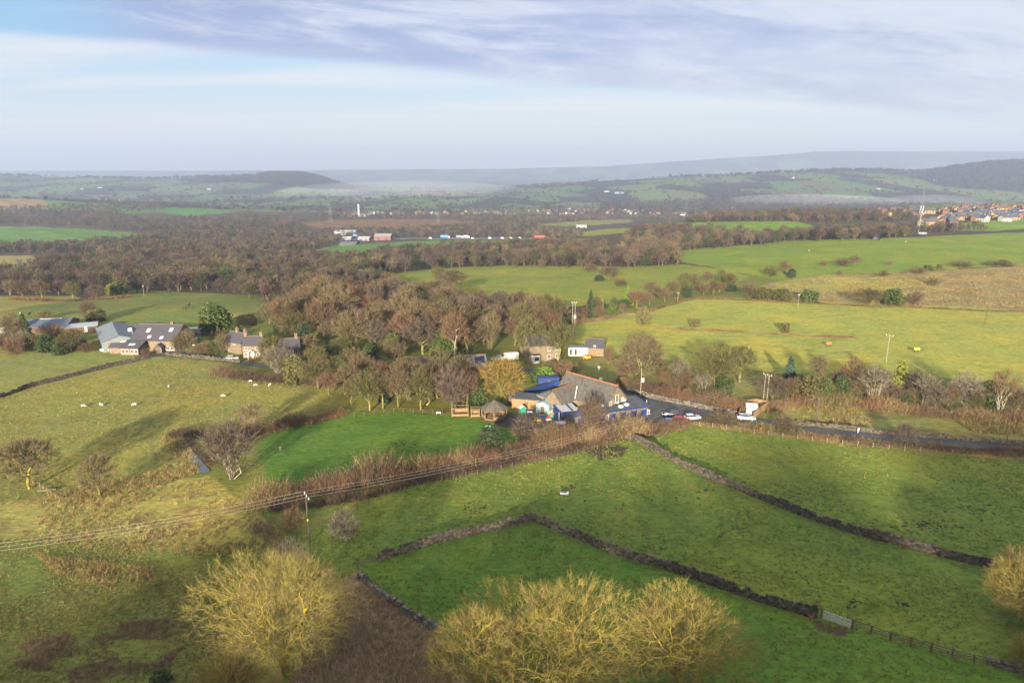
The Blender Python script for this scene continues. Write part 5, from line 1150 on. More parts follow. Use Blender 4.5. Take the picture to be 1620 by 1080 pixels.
def canopy():
    a_=at_px(884,668); o=thing('canopy','white and blue play canopy on posts in front of the school annex','canopy',a_,R(20)); L,D=5.2,4.0
    r=MB()
    for i in range(8): r.add([(i*L/8,0,2.6),((i+1)*L/8,0,2.6),((i+1)*L/8,D,3.0),(i*L/8,D,3.0),(i*L/8,0,2.68),((i+1)*L/8,0,2.68),((i+1)*L/8,D,3.08),(i*L/8,D,3.08)],[(3,2,1,0),(4,5,6,7),(0,1,5,4),(2,3,7,6),(1,2,6,5),(3,0,4,7)],i in(0,5))
    r.build('canopy_roof',[mat('toned_white_canopy',(.24,.24,.25),.6,.2,1.5),BLUE],o)  # white set darker because this roof stands in sun
    for x,y in ((.1,.1),(L-.1,.1),(.1,D-.1),(L-.1,D-.1)): MB().tube((x,y,0),(x,y,2.7),.06,n=8).build('post',[WHITE],o)
    MB().box((L/2,D-.2,1.3),(L-.3,.1,2.4)).build('screen',[BLUE],o); MB().box((.05,D/2,1.3),(.08,D-.5,2.4)).build('screen',[BLUE],o)
canopy()
def flat_shed(label,px,py,dims,wm,rm,rz,name='garden_shed',cat_='shed',pitch=.0,door=True):
    a_=at_px(px,py); L,D,h=dims; o=thing(name,label,cat_,a_,rz); m=MB()
    if pitch: m.side([(-L/2,-.1),(L/2,-.1),(L/2,h),(0,h+pitch),(-L/2,h)],0,D)
    else: m.box((0,D/2,h/2-.05),(L,D,h+.1))
    m.build('wall',[wm],o); r=MB()
    if pitch:
        for s in (-1,1): r.add([(s*(L/2+.15),y,h-.02) for y in (-.15,D+.15)]+[(0,y,h+pitch+.03) for y in (-.15,D+.15)]+[(s*(L/2+.15),y,h+.06) for y in (-.15,D+.15)]+[(0,y,h+pitch+.11) for y in (-.15,D+.15)],[(0,1,3,2),(4,6,7,5),(0,4,5,1),(0,2,6,4),(1,5,7,3)])
    else: r.box((0,D/2,h+.12),(L+.4,D+.4,.16))
    r.build('roof',[rm],o)
    if door:
        q_=MB().box((0,-.04,.95),(.9,.07,1.8)).build('door',[WOOD_D],o); MB().box((.3,-.09,.95),(.06,.05,.14)).build('handle',[STEEL],q_)
    return o
flat_shed('grey-blue painted garden shed beside the school annex',858,654,(3.6,2.6,2.3),SHED,SHED,R(-30),pitch=.7)
flat_shed('brown timber outbuilding with a dark flat roof behind the grey-blue shed',832,647,(7.5,5,2.5),WOOD,FELT,R(-14),'timber_outbuilding')
flat_shed('low dark timber store left of the brown outbuilding',818,642,(4.5,3.5,2.2),WOOD_D,FELT,R(-10),'timber_store')
def blue_screen():
    c=line_w([(828,628),(850,621),(862,617),(874,613),(892,612)],.5); o=thing('blue_screen','long royal blue play-area screen behind the school','fence',(c[0,0],c[0,1],gz(*c[0])))
    for i in range(0,len(c)-4,4):
        a_,b_=c[i],c[i+4]; d=b_-a_; q_=MB().box((0,0,.9),(np.hypot(*d)-.04,.12,1.9)).build('panel',[BLUE],o); q_.location=((a_+b_)[0]/2-c[0,0],(a_+b_)[1]/2-c[0,1],0); q_.rotation_euler.z=math.atan2(d[1],d[0])
blue_screen()
flat_shed('royal blue storage container behind the school screen',868,611,(6,2.4,2.3),BLUE,BLUE,R(8),'storage_container','container')
def gazebo():
    a_=at_px(782,659); o=thing('gazebo','octagonal timber gazebo with shingled cone roof on the playing field edge','gazebo',a_); r_=3.1
    k=MB(); n=8; k.lathe([(3.55,2.35),(3.5,2.45),(1.7,3.5),(.25,4.3),(.05,4.5)],n=8); k.build('roof',[mat('cedar_shingles',(.075,.062,.052),.9,.35,2.,stretch=(1,1,3))],o)
    MB().lathe([(3.0,0),(3.0,.18)],n=8).build('floor',[WOOD],o)
    for i in range(n):
        t=2*math.pi*i/n; t2=2*math.pi*(i+1)/n; p=MB().box((r_*math.cos(t),r_*math.sin(t),1.2),(.16,.16,2.4),t).build('post',[WOOD],o)
        if i in (5,): continue
        b=MB(); A=Vector((r_*math.cos(t),r_*math.sin(t),0)); B=Vector((r_*math.cos(t2),r_*math.sin(t2),0)); mid=(A+B)/2; ln=(B-A).length-.2
        for z in (.35,.6,.85): b.box((mid.x,mid.y,z),(ln,.06,.18),math.atan2((B-A).y,(B-A).x))
        b.build('railing',[WOOD],o)
gazebo()
def pergola(px,py,L,D,h,label):
    a_=at_px(px,py); o=thing('timber_shelter',label,'shelter',a_,R(4))
    for x in (-L/2,L/2):
        for y in (0,D): MB().box((x,y,h/2),(.16,.16,h)).build('post',[WOOD],o)
    b=MB()
    for y in (0,D): b.box((0,y,h+.06),(L+.4,.12,.14))
    for i in range(5): b.box((-L/2+i*L/4,D/2,h+.2),(.1,D+.3,.12))
    b.build('beam',[WOOD],o); s=MB(); s.box((0,D-.35,.45),(L-.3,.5,.08)); s.box((0,D-.05,.85),(L-.3,.06,.6)); s.build('bench',[WOOD],o)
    MB().box((0,-.02,.45),(L-.2,.06,.5)).build('rail',[WOOD],o)
pergola(728,659,4.0,2.4,2.1,'timber pergola with a bench left of the gazebo'); pergola(752,660,2.0,1.8,2.0,'small square timber shelter between pergola and gazebo')
# play things in the yard
def toy(kind,px,py,col,label,rz=0.):
    a_=at_px(px,py,.09); m=mat(kind+'_plastic',col,.4,.1,3.); b=MB()
    o=thing(kind,label,'play equipment',a_,rz)
    if kind=='slide':
        b.side([(0,0),(.3,.1),(1.8,1.3),(2.2,1.3),(2.2,1.4),(1.7,1.4),(.25,.2),(0,.1)],-.3,.3); b.build('chute',[m],o); MB().box((2.0,0,.65),(.5,.6,1.3)).build('ladder',[STEEL],o)
    elif kind=='playhouse':
        b.side([(-.7,0),(.7,0),(.7,1.1),(0,1.7),(-.7,1.1)],0,1.3); b.build('wall',[m],o); r=MB()
        for s in (-1,1): r.add([(s*.85,y,1.02) for y in(-.1,1.4)]+[(0,y,1.76) for y in (-.1,1.4)]+[(s*.85,y,1.1) for y in(-.1,1.4)]+[(0,y,1.84) for y in (-.1,1.4)],[(0,1,3,2),(4,6,7,5),(0,4,5,1),(0,2,6,4),(1,5,7,3)])
        r.build('roof',[WHITE],o)
    elif kind=='planter':
        b.box((0,0,.35),(1.8,.9,.7)); b.build('box',[m],o); MB().box((0,0,.72),(1.9,1.,.08)).build('rim',[WOOD],o)
    elif kind=='sandpit':
        b.lathe([(1.5,0),(1.6,.3),(1.4,.36),(1.35,.15),(.1,.12)],n=8); b.build('tray',[m],o); MB().lathe([(1.3,.13),(1.2,.2),(.1,.22)],n=10).build('sand',[mat('sand',(.5,.4,.25))],o)
    elif kind=='play_table':
        b.box((0,0,.55),(1.2,.8,.08)); b.build('top',[m],o)
        for x in (-.5,.5):
            for y in (-.3,.3): MB().box((x,y,.26),(.07,.07,.52)).build('leg',[STEEL],o)
for a_ in (('playhouse',828,653,(.02,.16,.08),'green toy playhouse beside the dark sheds',.3),('play_table',838,655,(.7,.7,.72),'white play table near the grey-blue shed',.2),('slide',864,663,(.55,.03,.025),'red slide in the school yard',.5),('playhouse',871,661,(.05,.25,.14),'small green playhouse behind the red slide',-.3),('planter',857,661,(.02,.12,.42),'blue planter left of the red slide',.2),('sandpit',887,670,(.012,.07,.42),'blue round sandpit by the canopy',0),('play_table',868,667,(.75,.76,.78),'white play table in front of the slide',.7),('planter',851,666,(.5,.35,.06),'ochre planter on the grass by the black play surface',-.2),('planter',879,657,(.45,.03,.03),'red planter under the canopy edge',.1),('play_table',694,611+45,(.7,.68,.6),'pale bench table on the field behind the pergola',.1),('play_table',773,678,(.6,.75,.78),'white and blue play table by the pine bush',.3),('play_table',820,640,(.75,.75,.72),'white table against the timber outbuilding',.1)): toy(*a_)

# ------------------------------------------------------------------ vehicles
TYRE=mat('tyre_rubber',(.014,.014,.015),.8,.2,4.); RIM=mat('alloy_rim',(.45,.45,.47),.35,.1,4.,.7); LAMPW=mat('clear_lamp',(.7,.7,.72),.15,.05); LAMPR=mat('red_lamp',(.45,.015,.012),.2,.05); CGL=mat('car_glass',(.020,.024,.030),.06,.2,1.,spec=.8)
def paint(n,c): 
    m=mat(n,c,.28,.05,2.,.25,spec=.6); return m
def loft(mb,secs,mi=0):
    "sections along x: (x, half width bottom, half width top, z bottom, z top)"
    vs=[]
    for x,wb,wt,zb,zt in secs:
        zm=zb+(zt-zb)*.55; vs+=[(x,-wb*.94,zb),(x,-wb,zm),(x,-wt,zt),(x,wt,zt),(x,wb,zm),(x,wb*.94,zb)]
    n=6; fs=[]
    for i in range(len(secs)-1):
        for j in range(n): fs.append((i*n+j,(i+1)*n+j,(i+1)*n+(j+1)%n,i*n+(j+1)%n))
    fs+=[tuple(range(n)),tuple(range(len(vs)-1,len(vs)-n-1,-1))]
    mb.add(vs,fs,mi)
def car(px,py,yaw,m,label,L=4.3,W=1.8,Hh=1.5,kind='car',dz=.14):
    a_=at_px(px,py,dz); o=thing('parked_car' if kind=='car' else kind,label,kind,a_,yaw); s=L/4.3; b=MB()
    if kind=='van':
        loft(b,[(-L/2,.85,.82,.4,2.2),(-L/2+.05,.92,.88,.32,2.45),(L*.18,.92,.88,.32,2.45),(L*.29,.92,.80,.32,2.3),(L*.40,.92,.88,.32,1.25),(L/2-.05,.88,.8,.34,1.0),(L/2,.8,.72,.42,.85)]); b.build('body',[m],o)
        g=MB(); g.add([(L*.30,-.74,2.2),(L*.30,.74,2.2),(L*.405,.84,1.3),(L*.405,-.84,1.3)],[(0,1,2,3)]); 
        for y in (-.905,.905): g.add([(L*.14,y*1.005,1.45),(L*.33,y*1.005,1.45),(L*.28,y*.97,2.1),(L*.14,y*.97,2.1)],[(0,1,2,3)])
        g.build('windscreen',[CGL],o)
    else:
        k=W/1.8; loft(b,[(-L/2,.70*k,.66*k,.42,.85),(-L/2+.1,.84*k,.78*k,.30,.98*Hh/1.5),(-L*.2,.9*k,.84*k,.26,.98*Hh/1.5),(L*.18,.9*k,.84*k,.26,.95*Hh/1.5),(L*.36,.88*k,.80*k,.28,.86*Hh/1.5),(L/2-.06,.80*k,.70*k,.32,.72),(L/2,.68*k,.60*k,.40,.62)])
        b.build('body',[m],o); g=MB(); z0=.93*Hh/1.5
        loft(g,[(-L*.46,.74*k,.60*k,z0,z0+.02),(-L*.36,.80*k,.64*k,z0,Hh-.06),(L*.02,.82*k,.66*k,z0,Hh-.05),(L*.24,.80*k,.72*k,z0,z0+.03)]); g.build('cabin_glass',[CGL],o)
        r=MB(); loft(r,[(-L*.385,.62*k,.55*k,Hh-.09,Hh-.03),(-L*.3,.68*k,.62*k,Hh-.07,Hh),(0,.69*k,.63*k,Hh-.06,Hh),(L*.055,.66*k,.6*k,Hh-.09,Hh-.03)]); r.build('roof',[m],o)
        for y in (-.58*k,.58*k): MB().box((L/2-.05,y,.68),(.10,.34,.15)).build('headlight',[LAMPW],o); MB().box((-L/2+.03,y,.80),(.08,.26,.2)).build('tail_light',[LAMPR],o)
    for x in (-L*.3,L*.31):
        for y in (-1,1):
            yy=y*(.80 if kind=='car' else .84)*W/1.8; w_=MB().tube((x,yy-.11,.33),(x,yy+.11,.33),.33,n=16).build('wheel',[TYRE],o); MB().tube((x,yy-.125,.33),(x,yy+.125,.33),.20,n=12).build('rim',[RIM],w_)
    return o
car(1062,659,R(172),paint('black_blue_paint',(.018,.022,.040)),'dark blue estate car parked in the school car park',4.6,1.85,1.62)
car(1180,664,R(-12),paint('silver_paint',(.25,.28,.33)),'silver-blue hatchback driving on the road past the car park',4.4,1.8,1.5,dz=.10)
car(1060,671,R(8),paint('bright_blue_paint',(.02,.13,.45)),'small bright blue car behind the car park hedge',3.5,1.6,1.42)
car(1077,667,R(10),paint('red_paint',(.28,.012,.012)),'red car between the blue car and the pale grey one',4.3,1.75,1.42)
car(1095,664,R(10),paint('pale_grey_paint',(.40,.47,.52)),'pale grey car at the end of the red car',4.0,1.7,1.42)
car(1024,682,R(80),paint('red_van_paint',(.22,.02,.02)),'red car behind the brown hedge below the white lamp post',4.0,1.7,1.5,dz=.05)
car(806,570,R(200),WHITE,'white panel van on the lane beside the stone house',5.8,2.0,2.5,'van',dz=.08)
car(786,570,R(200),paint('teal_paint',(.02,.18,.34)),'teal blue car tucked in front of the white van',4.2,1.75,1.5,dz=.08)
car(172,556,R(15),paint('white_car_paint',(.60,.62,.65)),'white pickup in front of the steel barn',4.6,1.8,1.5)
car(186,556,R(60),paint('navy_paint',(.03,.05,.10)),'dark car between the white pickup and the outhouse',4.2)
car(312,541,R(95),paint('slate_blue_paint',(.08,.11,.19)),'slate blue car beside the farmhouse gable',4.2)
car(368,570,R(10),paint('pale_paint',(.45,.47,.50)),'pale car in the cottage drive',3.8)
car(112,526,R(182),mat('cream_lorry_paint',(.72,.70,.66),.5),'cream box van parked behind the low shed',6.5,2.2,2.5,'van',dz=.1)
car(130,526,R(185),WHITE,'white van beside the cream box van',5.,2.,2.4,'van',dz=.1)
def trailer():
    a_=at_px(308,530); o=thing('livestock_trailer','dark livestock trailer with white roof behind the farmhouse','trailer',a_,R(3))
    MB().box((0,1,1.4),(5.2,2.1,1.9)).build('body',[mat('trailer_grey',(.14,.15,.17),.6)],o); MB().box((0,1,2.45),(5.5,2.3,.16)).build('roof',[WHITE],o)
    for x in (-.6,.6): MB().tube((x,-.1,.4),(x,.15,.4),.4,n=14).build('wheel',[TYRE],o)
trailer()
# lorries and vans on the motorway
def lorry(px,py,colr,label,L=14.,h=4.,cab=None):
    a_=at_px(px,py,1.3); o=thing('lorry',label,'lorry',a_,0); m=mat('lorry_'+label.split()[0],colr,.5,.08,.5)
    MB().box((0,0,h/2+.9),(L,2.5,h-.6)).build('trailer_box',[m],o); MB().box((L/2+1.6,0,2.),(2.4,2.5,2.9),taper=.92).build('cab',[cab or m],o); MB().box((L/2+2.5,0,2.5),(.7,2.2,1.1)).build('windscreen',[CGL],o)
    for x in (-L*.35,-L*.27,-L*.19,L*.3,L/2+1.8): MB().tube((x,-1.27,.55),(x,1.27,.55),.55,n=10).build('wheel',[TYRE],o)
    MB().box((0,0,.95),(L,2.3,.3)).build('chassis',[DARKM],o)
lorry(703,378,(.025,.13,.45),'blue articulated lorry on the motorway',13,4.6,WHITE); lorry(854,380,(.36,.03,.035),'red articulated lorry on the motorway',15,5.0); lorry(726,378,(.10,.13,.25),'dark navy lorry on the motorway',9,4.2,WHITE); lorry(737,378,(.32,.37,.44),'pale blue-white lorry behind the navy lorry',8,4.2); lorry(562,376,(.03,.12,.35),'short blue lorry by the industrial sheds',7,3.8)
for px,py,lb,c in ((681,379,'white van in front of the blue motorway lorry',(.42,.42,.43)),(775,379,'first white van after the gap on the motorway',(.42,.42,.43)),(795,379,'second white van after the gap on the motorway',(.42,.42,.43)),(808,379,'white van nearest the red lorry but one',(.42,.42,.43)),(822,379,'silver van just left of the red lorry',(.30,.31,.33)),(840,380,'grey car close behind the red lorry',(.2,.22,.25)),(748,379,'grey car trailing the pale lorry',(.25,.27,.3))):
    car(px,py,R(3),paint('traffic_paint',c),lb,5.4,2.,2.4,'van' if 'van' in lb else 'car',1.3)
# ------------------------------------------------------------------ animals
def creature(name,verts,edges,radii,m,parent=None,sub=1):
    me=bpy.data.meshes.new(name); me.from_pydata(verts,edges,[]); o=bpy.data.objects.new(name,me); COL.objects.link(o)
    md=o.modifiers.new('s','SKIN'); me.skin_vertices[0].data[0].use_root=True
    for v,r in zip(me.skin_vertices[0].data,radii): v.radius=(r,r) if not hasattr(r,'__len__') else r
    o.modifiers.new('u','SUBSURF').levels=sub; dg=bpy.context.evaluated_depsgraph_get(); nm=bpy.data.meshes.new_from_object(o.evaluated_get(dg)); nm.name=name
    o.modifiers.clear(); o.data=nm; nm.materials.clear(); nm.materials.append(m); nm.polygons.foreach_set('use_smooth',[True]*len(nm.polygons)); return o
WOOL=mat('sheep_fleece',(.30,.28,.235),.95,.15,6.)
def sheep_body():
    v=[(0,0,.66),(-.35,0,.68),(-.52,0,.62),(.32,0,.66),(.5,0,.62),(.66,0,.50),(.78,0,.30),(.88,0,.16)]
    e=[(0,1),(1,2),(0,3),(3,4),(4,5),(5,6),(6,7)]; r=[.29,.29,.17,.28,.20,.13,.10,.06]
    for x in (-.36,.34):
        for y in (-.14,.14):
            i=len(v); v+=[(x,y,.42),(x-.03 if x<0 else x,y*1.05,.22),(x,y*1.05,.02)]; e+=[(1 if x<0 else 3,i),(i,i+1),(i+1,i+2)]; r+=[.10,.05,.045]
    i=len(v); v+=[(-.62,0,.45)]; e+=[(2,i)]; r+=[.05]
    for y in (-.13,.13): i=len(v); v+=[(.68,y,.50)]; e+=[(5,i)]; r+=[.03]
    return v,e,r
SH0=creature('sheep',*sheep_body(),WOOL)
SHEEP=[(132,644,8,'sheep lying low at the west end of the flock'),(160,642,-20,'second sheep from the west in the rough pasture'),(213,642,200,'third sheep from the west standing in the rough pasture'),(268,613,80,'lone sheep below the farm lane'),(353,628,10,'sheep on its own in mid pasture right of the lone one'),(397,605,170,'uppermost sheep of the three beside the dark hedge'),(404,611,30,'lower sheep of the three beside the dark hedge'),(427,611,250,'right-hand one of the three sheep by the dark hedge'),(444,712,95,'small white lamb on the playing field near the hedge'),(1433,383,10,'white sheep on the bright hill below the bridge'),(35,503,0,'white sheep behind the farm conifer'),(33,497,160,'pale sheep far up the field behind the long barn'),(1280,397,15,'small pale sheep on the hill slope')]
for i,(px,py,yw,lb) in enumerate(SHEEP):
    o=SH0 if i==0 else SH0.copy()
    if i: COL.objects.link(o)
    o.location=at_px(px,py); o.rotation_euler=(0,0,R(yw)); o.scale=(.88,)*3; tag(o,lb,'sheep','sheep grazing the pastures' )
def horse(px,py,yaw,m,label,rug=None,graze=True):
    v=[(0,0,1.2),(-.45,0,1.24),(-.75,0,1.2),(.45,0,1.2),(.68,0,1.25)]; r=[.30,.31,.20,.30,.22]; e=[(0,1),(1,2),(0,3),(3,4)]
    hd=[(.98,0,1.0),(1.2,0,.62),(1.28,0,.36),(1.42,0,.12)] if graze else [(.95,0,1.6),(1.12,0,1.88),(1.35,0,1.74),(1.56,0,1.55)]
    i=len(v); v+=hd; e+=[(4,i),(i,i+1),(i+1,i+2),(i+2,i+3)]; r+=[.17,.13,.11,.08]
    for x in (-.58,.5):
        for y in (-.17,.17):
            i=len(v); kx=x+.06 if x<0 else x; v+=[(kx,y,.85),(x-.10 if x<0 else x+.02,y,.48),(x-.04 if x<0 else x,y,.22),(x,y,.03)]; e+=[(1 if x<0 else 3,i),(i,i+1),(i+1,i+2),(i+2,i+3)]; r+=[.15 if x<0 else .11,.07,.055,.065]
    i=len(v); v+=[(-.95,0,1.0),(-1.0,0,.55)]; e+=[(2,i),(i,i+1)]; r+=[.06,.05]
    o=creature('horse',v,e,r,m); o.location=at_px(px,py); o.rotation_euler=(0,0,yaw); tag(o,label,'horse')
    if rug:
        b=MB(); vs=[]; N=9
        for x,k in ((-1.0,.86),(-.8,1.02),(-.3,1.05),(.3,1.05),(.75,.95)):
            for j in range(N): t=-math.pi*.12+math.pi*1.24*j/(N-1); vs.append((x,.36*k*math.cos(t),1.19+.37*k*math.sin(t) if math.sin(t)>0 else 1.19+.8*k*math.sin(t)))
        b.add(vs,[(i*N+j,i*N+j+1,(i+1)*N+j+1,(i+1)*N+j) for i in range(4) for j in range(N-1)]); b.build('rug',[rug],o,True)
BAY=mat('bay_coat',(.085,.042,.024),.6,.3,3.)
DKH=mat('dark_coat',(.022,.016,.014),.6,.3,3.)
horse(1449,557,R(170),DKH,'horse in a yellow-green rug grazing the sunlit pasture',mat('yellow_green_rug',(.42,.50,.03),.8))
horse(1311,548,R(8),BAY,'horse in an orange-red rug grazing the sunlit pasture',mat('orange_red_rug',(.62,.12,.05),.8))
horse(293,490,R(185),DKH,'dark horse grazing in the field above the farmhouse'); horse(299,486,R(90),DKH,'second dark horse standing end-on behind the grazing one',None,False)
horse(47,500,R(90),DKH,'dark horse by the track behind the long barn',None,False)
# ------------------------------------------------------------------ poles and wires
INS=mat('insulator_ceramic',(.55,.52,.48),.3,.1)
def pole(px,py,top,label,arm=0.,rz=0.,m=None,r=.14,twin=0.,tr=False,name='power_pole',band=False):
    x,y,z=P(px,py); h=at(px,top,y)[2]-z; o=thing(name,label,'pole' if name!='lamp_post' else 'lamp post',(x,y,z-.2),rz); m=m or TIMB
    for s in ((-twin/2,twin/2) if twin else (0,)):
        MB().tube((s,0,0),(s,0,h+.2),r,r*.72,10).build('shaft',[m],o)
    if band: MB().tube((0,0,h*.52),(0,0,h*.52+.35),r*.95,r*.93,10).build('warning_plate',[mat('yellow_plate',(.7,.55,.02),.6)],o)
    if arm:
        a_=MB(); a_.box((0,.14,h-.05),(arm,.12,.14)); a_.tube((-arm*.4,.1,h-.1),(0,.1,h-.9),.03,n=5); a_.tube((arm*.4,.1,h-.1),(0,.1,h-.9),.03,n=5); a_.build('crossarm',[m],o)
        for s in (-.46,0,.46): MB().lathe([(.05,0),(.09,.08),(.05,.16),(.09,.24),(.03,.34)],(s*arm,.14,h+.02),8).build('insulator',[INS],o)
    if tr: MB().lathe([(.38,0),(.42,.1),(.42,1.0),(.3,1.12)],(.45,0,h*.55),12).build('transformer',[mat('grey_transformer',(.40,.42,.42),.5)],o)
    return Vector((x,y,z+h)),rz,arm
p1=pole(490,862,784,'dark power pole with a wide crossarm at the hedge end',2.6,R(-58),band=True)
p2=pole(1210,636,592,'twin-legged power pole beside the fenced enclosure',2.4,R(-50),TIMBP,.13,1.0)
p3=pole(1402,571,530,'pale power pole with three insulators in the sunlit pasture',2.2,R(-40),TIMBP,.13)
p4=pole(1558,513,484,'leaning dark pole at the top of the sunlit pasture',0,0)
p5=pole(907,532,478,'twin pole with small transformer at the edge of the wood',2.0,R(-10),TIMBP,.14,.9,True)
p6=pole(1290,672,628,'dark pole in the paddock beyond the silver car',0,0)
p7=pole(1592,701,664,'dark pole at the east end of the road',0,0)
p8=pole(1013,628,582,'grey pole with transformer above the car park wall',0,0,TIMBP,.13,0,True)
p9=pole(948,729,706,'short dark pole standing in the pasture below the hedge',0,0,m=DARKM,r=.13)
p10=pole(309,572,546,'pole with a lamp by the farm lane gate',.5,0,TIMB,.10)
pole(1022,655,632,'white lamp post at the corner of the school extension',.0,0,WHITE,.08,name='lamp_post')
pole(947,598,580,'slim lamp post behind the school chimney',.6,0,STEEL,.06,name='lamp_post')
pole(1184,556+6,545,'distant thin pole beyond the fir',0,0,TIMBP,.1)
pole(1262,488,466,'thin pole by the moor edge hedge',.8,0,TIMBP,.1)
pole(228,468,452,'far thin pole in the field above the barns',.8,0,TIMBP,.12)
pole(1072,478,463,'far pole with crossarm above the hedge line',1.2,0,TIMBP,.12)
WIRE=mat('aluminium_wire',(.26,.25,.23),.5,.1,.5,.3)
def wires(pts,offs,label,sag=1.4,r=.014):
    "one object per wire, hanging from pole head to pole head"
    for k,f in enumerate(offs):
        cu=[]
        for (a_,ra,wa),(b_,rb,wb) in zip(pts[:-1],pts[1:]):
            A=a_+Vector((math.cos(ra)*f*wa,math.sin(ra)*f*wa,.3)); B=b_+Vector((math.cos(rb)*f*wb,math.sin(rb)*f*wb,.3))
            for t in np.linspace(0,1,26): q_=A.lerp(B,t); cu.append((q_.x,q_.y,q_.z-sag*4*t*(1-t)*((B-A).length/60)))
        c=np.array(cu); keep=np.r_[True,np.linalg.norm(np.diff(c,axis=0),axis=1)>1e-4]; c=c[keep]; V,F=rods(c[:-1],c[1:],np.full(len(c)-1,r),np.full(len(c)-1,r),5)
        tag(link('power_cable',np_mesh('power_cable',V,F,[WIRE],smooth=True)),label[k],'power cable','overhead cables along the long hedge')
a0=at_px(-420,1010); pa=(Vector((a0.x,a0.y,a0.z+9.5)),R(-58),2.6)
wires([pa,p1,p2],(-.46,0,.46),['outer overhead cable on the north side of the crossarm','middle overhead cable of the crossarm pole','outer overhead cable on the near side of the crossarm'],1.6)
wires([p2,p3],(-.46,.46),['upper cable from the twin-legged pole to the pasture pole','lower cable from the twin-legged pole to the pasture pole'],1.2,.011)
# ------------------------------------------------------------------ small things in the fields
def trough():
    a_=at_px(893,783); o=thing('water_trough','grey metal water trough on legs in the middle of the pasture','trough',a_,R(-15)); b=MB()
    b.prism([(-.8,-.28),(.8,-.28),(.8,.28),(-.8,.28)],.25,.6); b.build('tank',[mat('trough_zinc',(.33,.33,.38),.5,.2,4.,.4)],o); MB().box((0,0,.605),(1.45,.42,.01)).build('water',[WATER],o); MB().box((.62,.0,.66),(.36,.6,.1)).build('float_cover',[WHITE],o)
    for x in (-.65,.65):
        for y in (-.22,.22): MB().box((x,y,.13),(.09,.09,.28)).build('leg',[DARKM],o)
trough()
def bucket(px,py,colr,label,r=.34,h=.42):
    a_=at_px(px,py,.0); o=thing('feed_bucket',label,'bucket',a_); m=mat('bucket_'+label.split()[0],colr,.5)
    MB().lathe([(r*.72,0),(r,h),(r*1.07,h+.03),(r*.93,h+.03),(r*.66,.05)],n=18).build('tub',[m],o,True)
    for s in (-1,1): MB().tube((s*r*1.05,-.08,h-.02),(s*r*1.05,.08,h-.02),.035,n=6).build('handle',[m],o)
bucket(1283,977,(.62,.16,.17),'pink rubber feed bucket by the metal gate'); bucket(1274,973,(.02,.02,.02),'black rubber feed bucket behind the pink one')
def enclosure():
    a_=at_px(1188,654); o=thing('kiosk','white pump kiosk inside the timber-fenced enclosure','kiosk',a_,R(-15)); MB().box((0,0,1.1),(2.6,2.0,2.4)).build('wall',[WHITE],o); MB().box((0,0,2.37),(2.9,2.3,.14)).build('roof',[mat('pale_roof',(.6,.6,.62))],o); MB().box((.5,-1.12,1.2),(.9,.06,2.)).build('door',[mat('grey_door',(.45,.46,.48))],o)
    for pp,lb in (([(1168,662),(1172,652),(1180,645)],'boarded timber fence west of the white kiosk'),([(1192,662),(1205,652),(1214,646)],'boarded timber fence east of the white kiosk'),([(1182,643),(1196,641),(1212,644)],'boarded timber fence behind the white kiosk')):
        c=line_w(pp,.3); V=[];rg=np.random.default_rng(3); yaw=np.arctan2(*np.gradient(c,axis=0).T[::-1]); b=np.c_[c,hz(c[:,0],c[:,1])+.9]; V,F=boxes(b,yaw,np.c_[np.full(len(c),.29),np.full(len(c),.05),rg.uniform(1.75,1.9,len(c))],rg,.008)
        tag(link('board_fence',np_mesh('board_fence',V,F,[WOOD])),lb,'fence')
enclosure()
def sign(px,py,label,colr,h=1.6,w_=.7):
    a_=at_px(px,py); o=thing('marker_post',label,'post',a_); MB().box((0,0,h/2),(.12,.12,h)).build('post',[WHITE],o); MB().box((0,-.08,h-.25),(w_,.04,.5)).build('plate',[mat('plate',colr)],o)
sign(1357,685,'white marker post in the rushy paddock',(.8,.8,.8),1.2,.3); sign(560,556,'white sign board on the lane in front of the wood',(.8,.8,.8)); sign(592,560,'small white post by the lane in the wood',(.75,.75,.7),1.2,.5); sign(1101,661,'small white post with red top at the car park entrance',(.6,.05,.05),1.,.25)
def log():
    a_=at_px(894,783)
    a_=at_px(60,778); c=MB(); c.tube((0,0,.2),(3.2,.6,.3),.28,.2,10); c.tube((1.2,.2,.3),(2.0,1.0,.9),.12,.06,8); o=c.build('fallen_log',[BARK['grey']]); o.location=a_; tag(o,'fallen grey log beside the mossy oak','log')
log()
def flag():
    x,y,z=P(212,545); o=thing('flagpole','white flag on a short pole beside the farmhouse','flag',(x,y,z)); MB().tube((0,0,0),(0,0,6.2),.06,.04,8).build('shaft',[WHITE],o)
    b=MB(); vs=[];n=8
    for i in range(n): 
        for zz in (5.0,6.1): vs.append((.06+i*.2,.12*math.sin(i*.9),zz-.05*i))
    b.add(vs,[(2*i,2*i+2,2*i+3,2*i+1) for i in range(n-1)]); q_=b.build('flag',[WHITE],o,True); q_.rotation_euler.z=math.pi
flag()
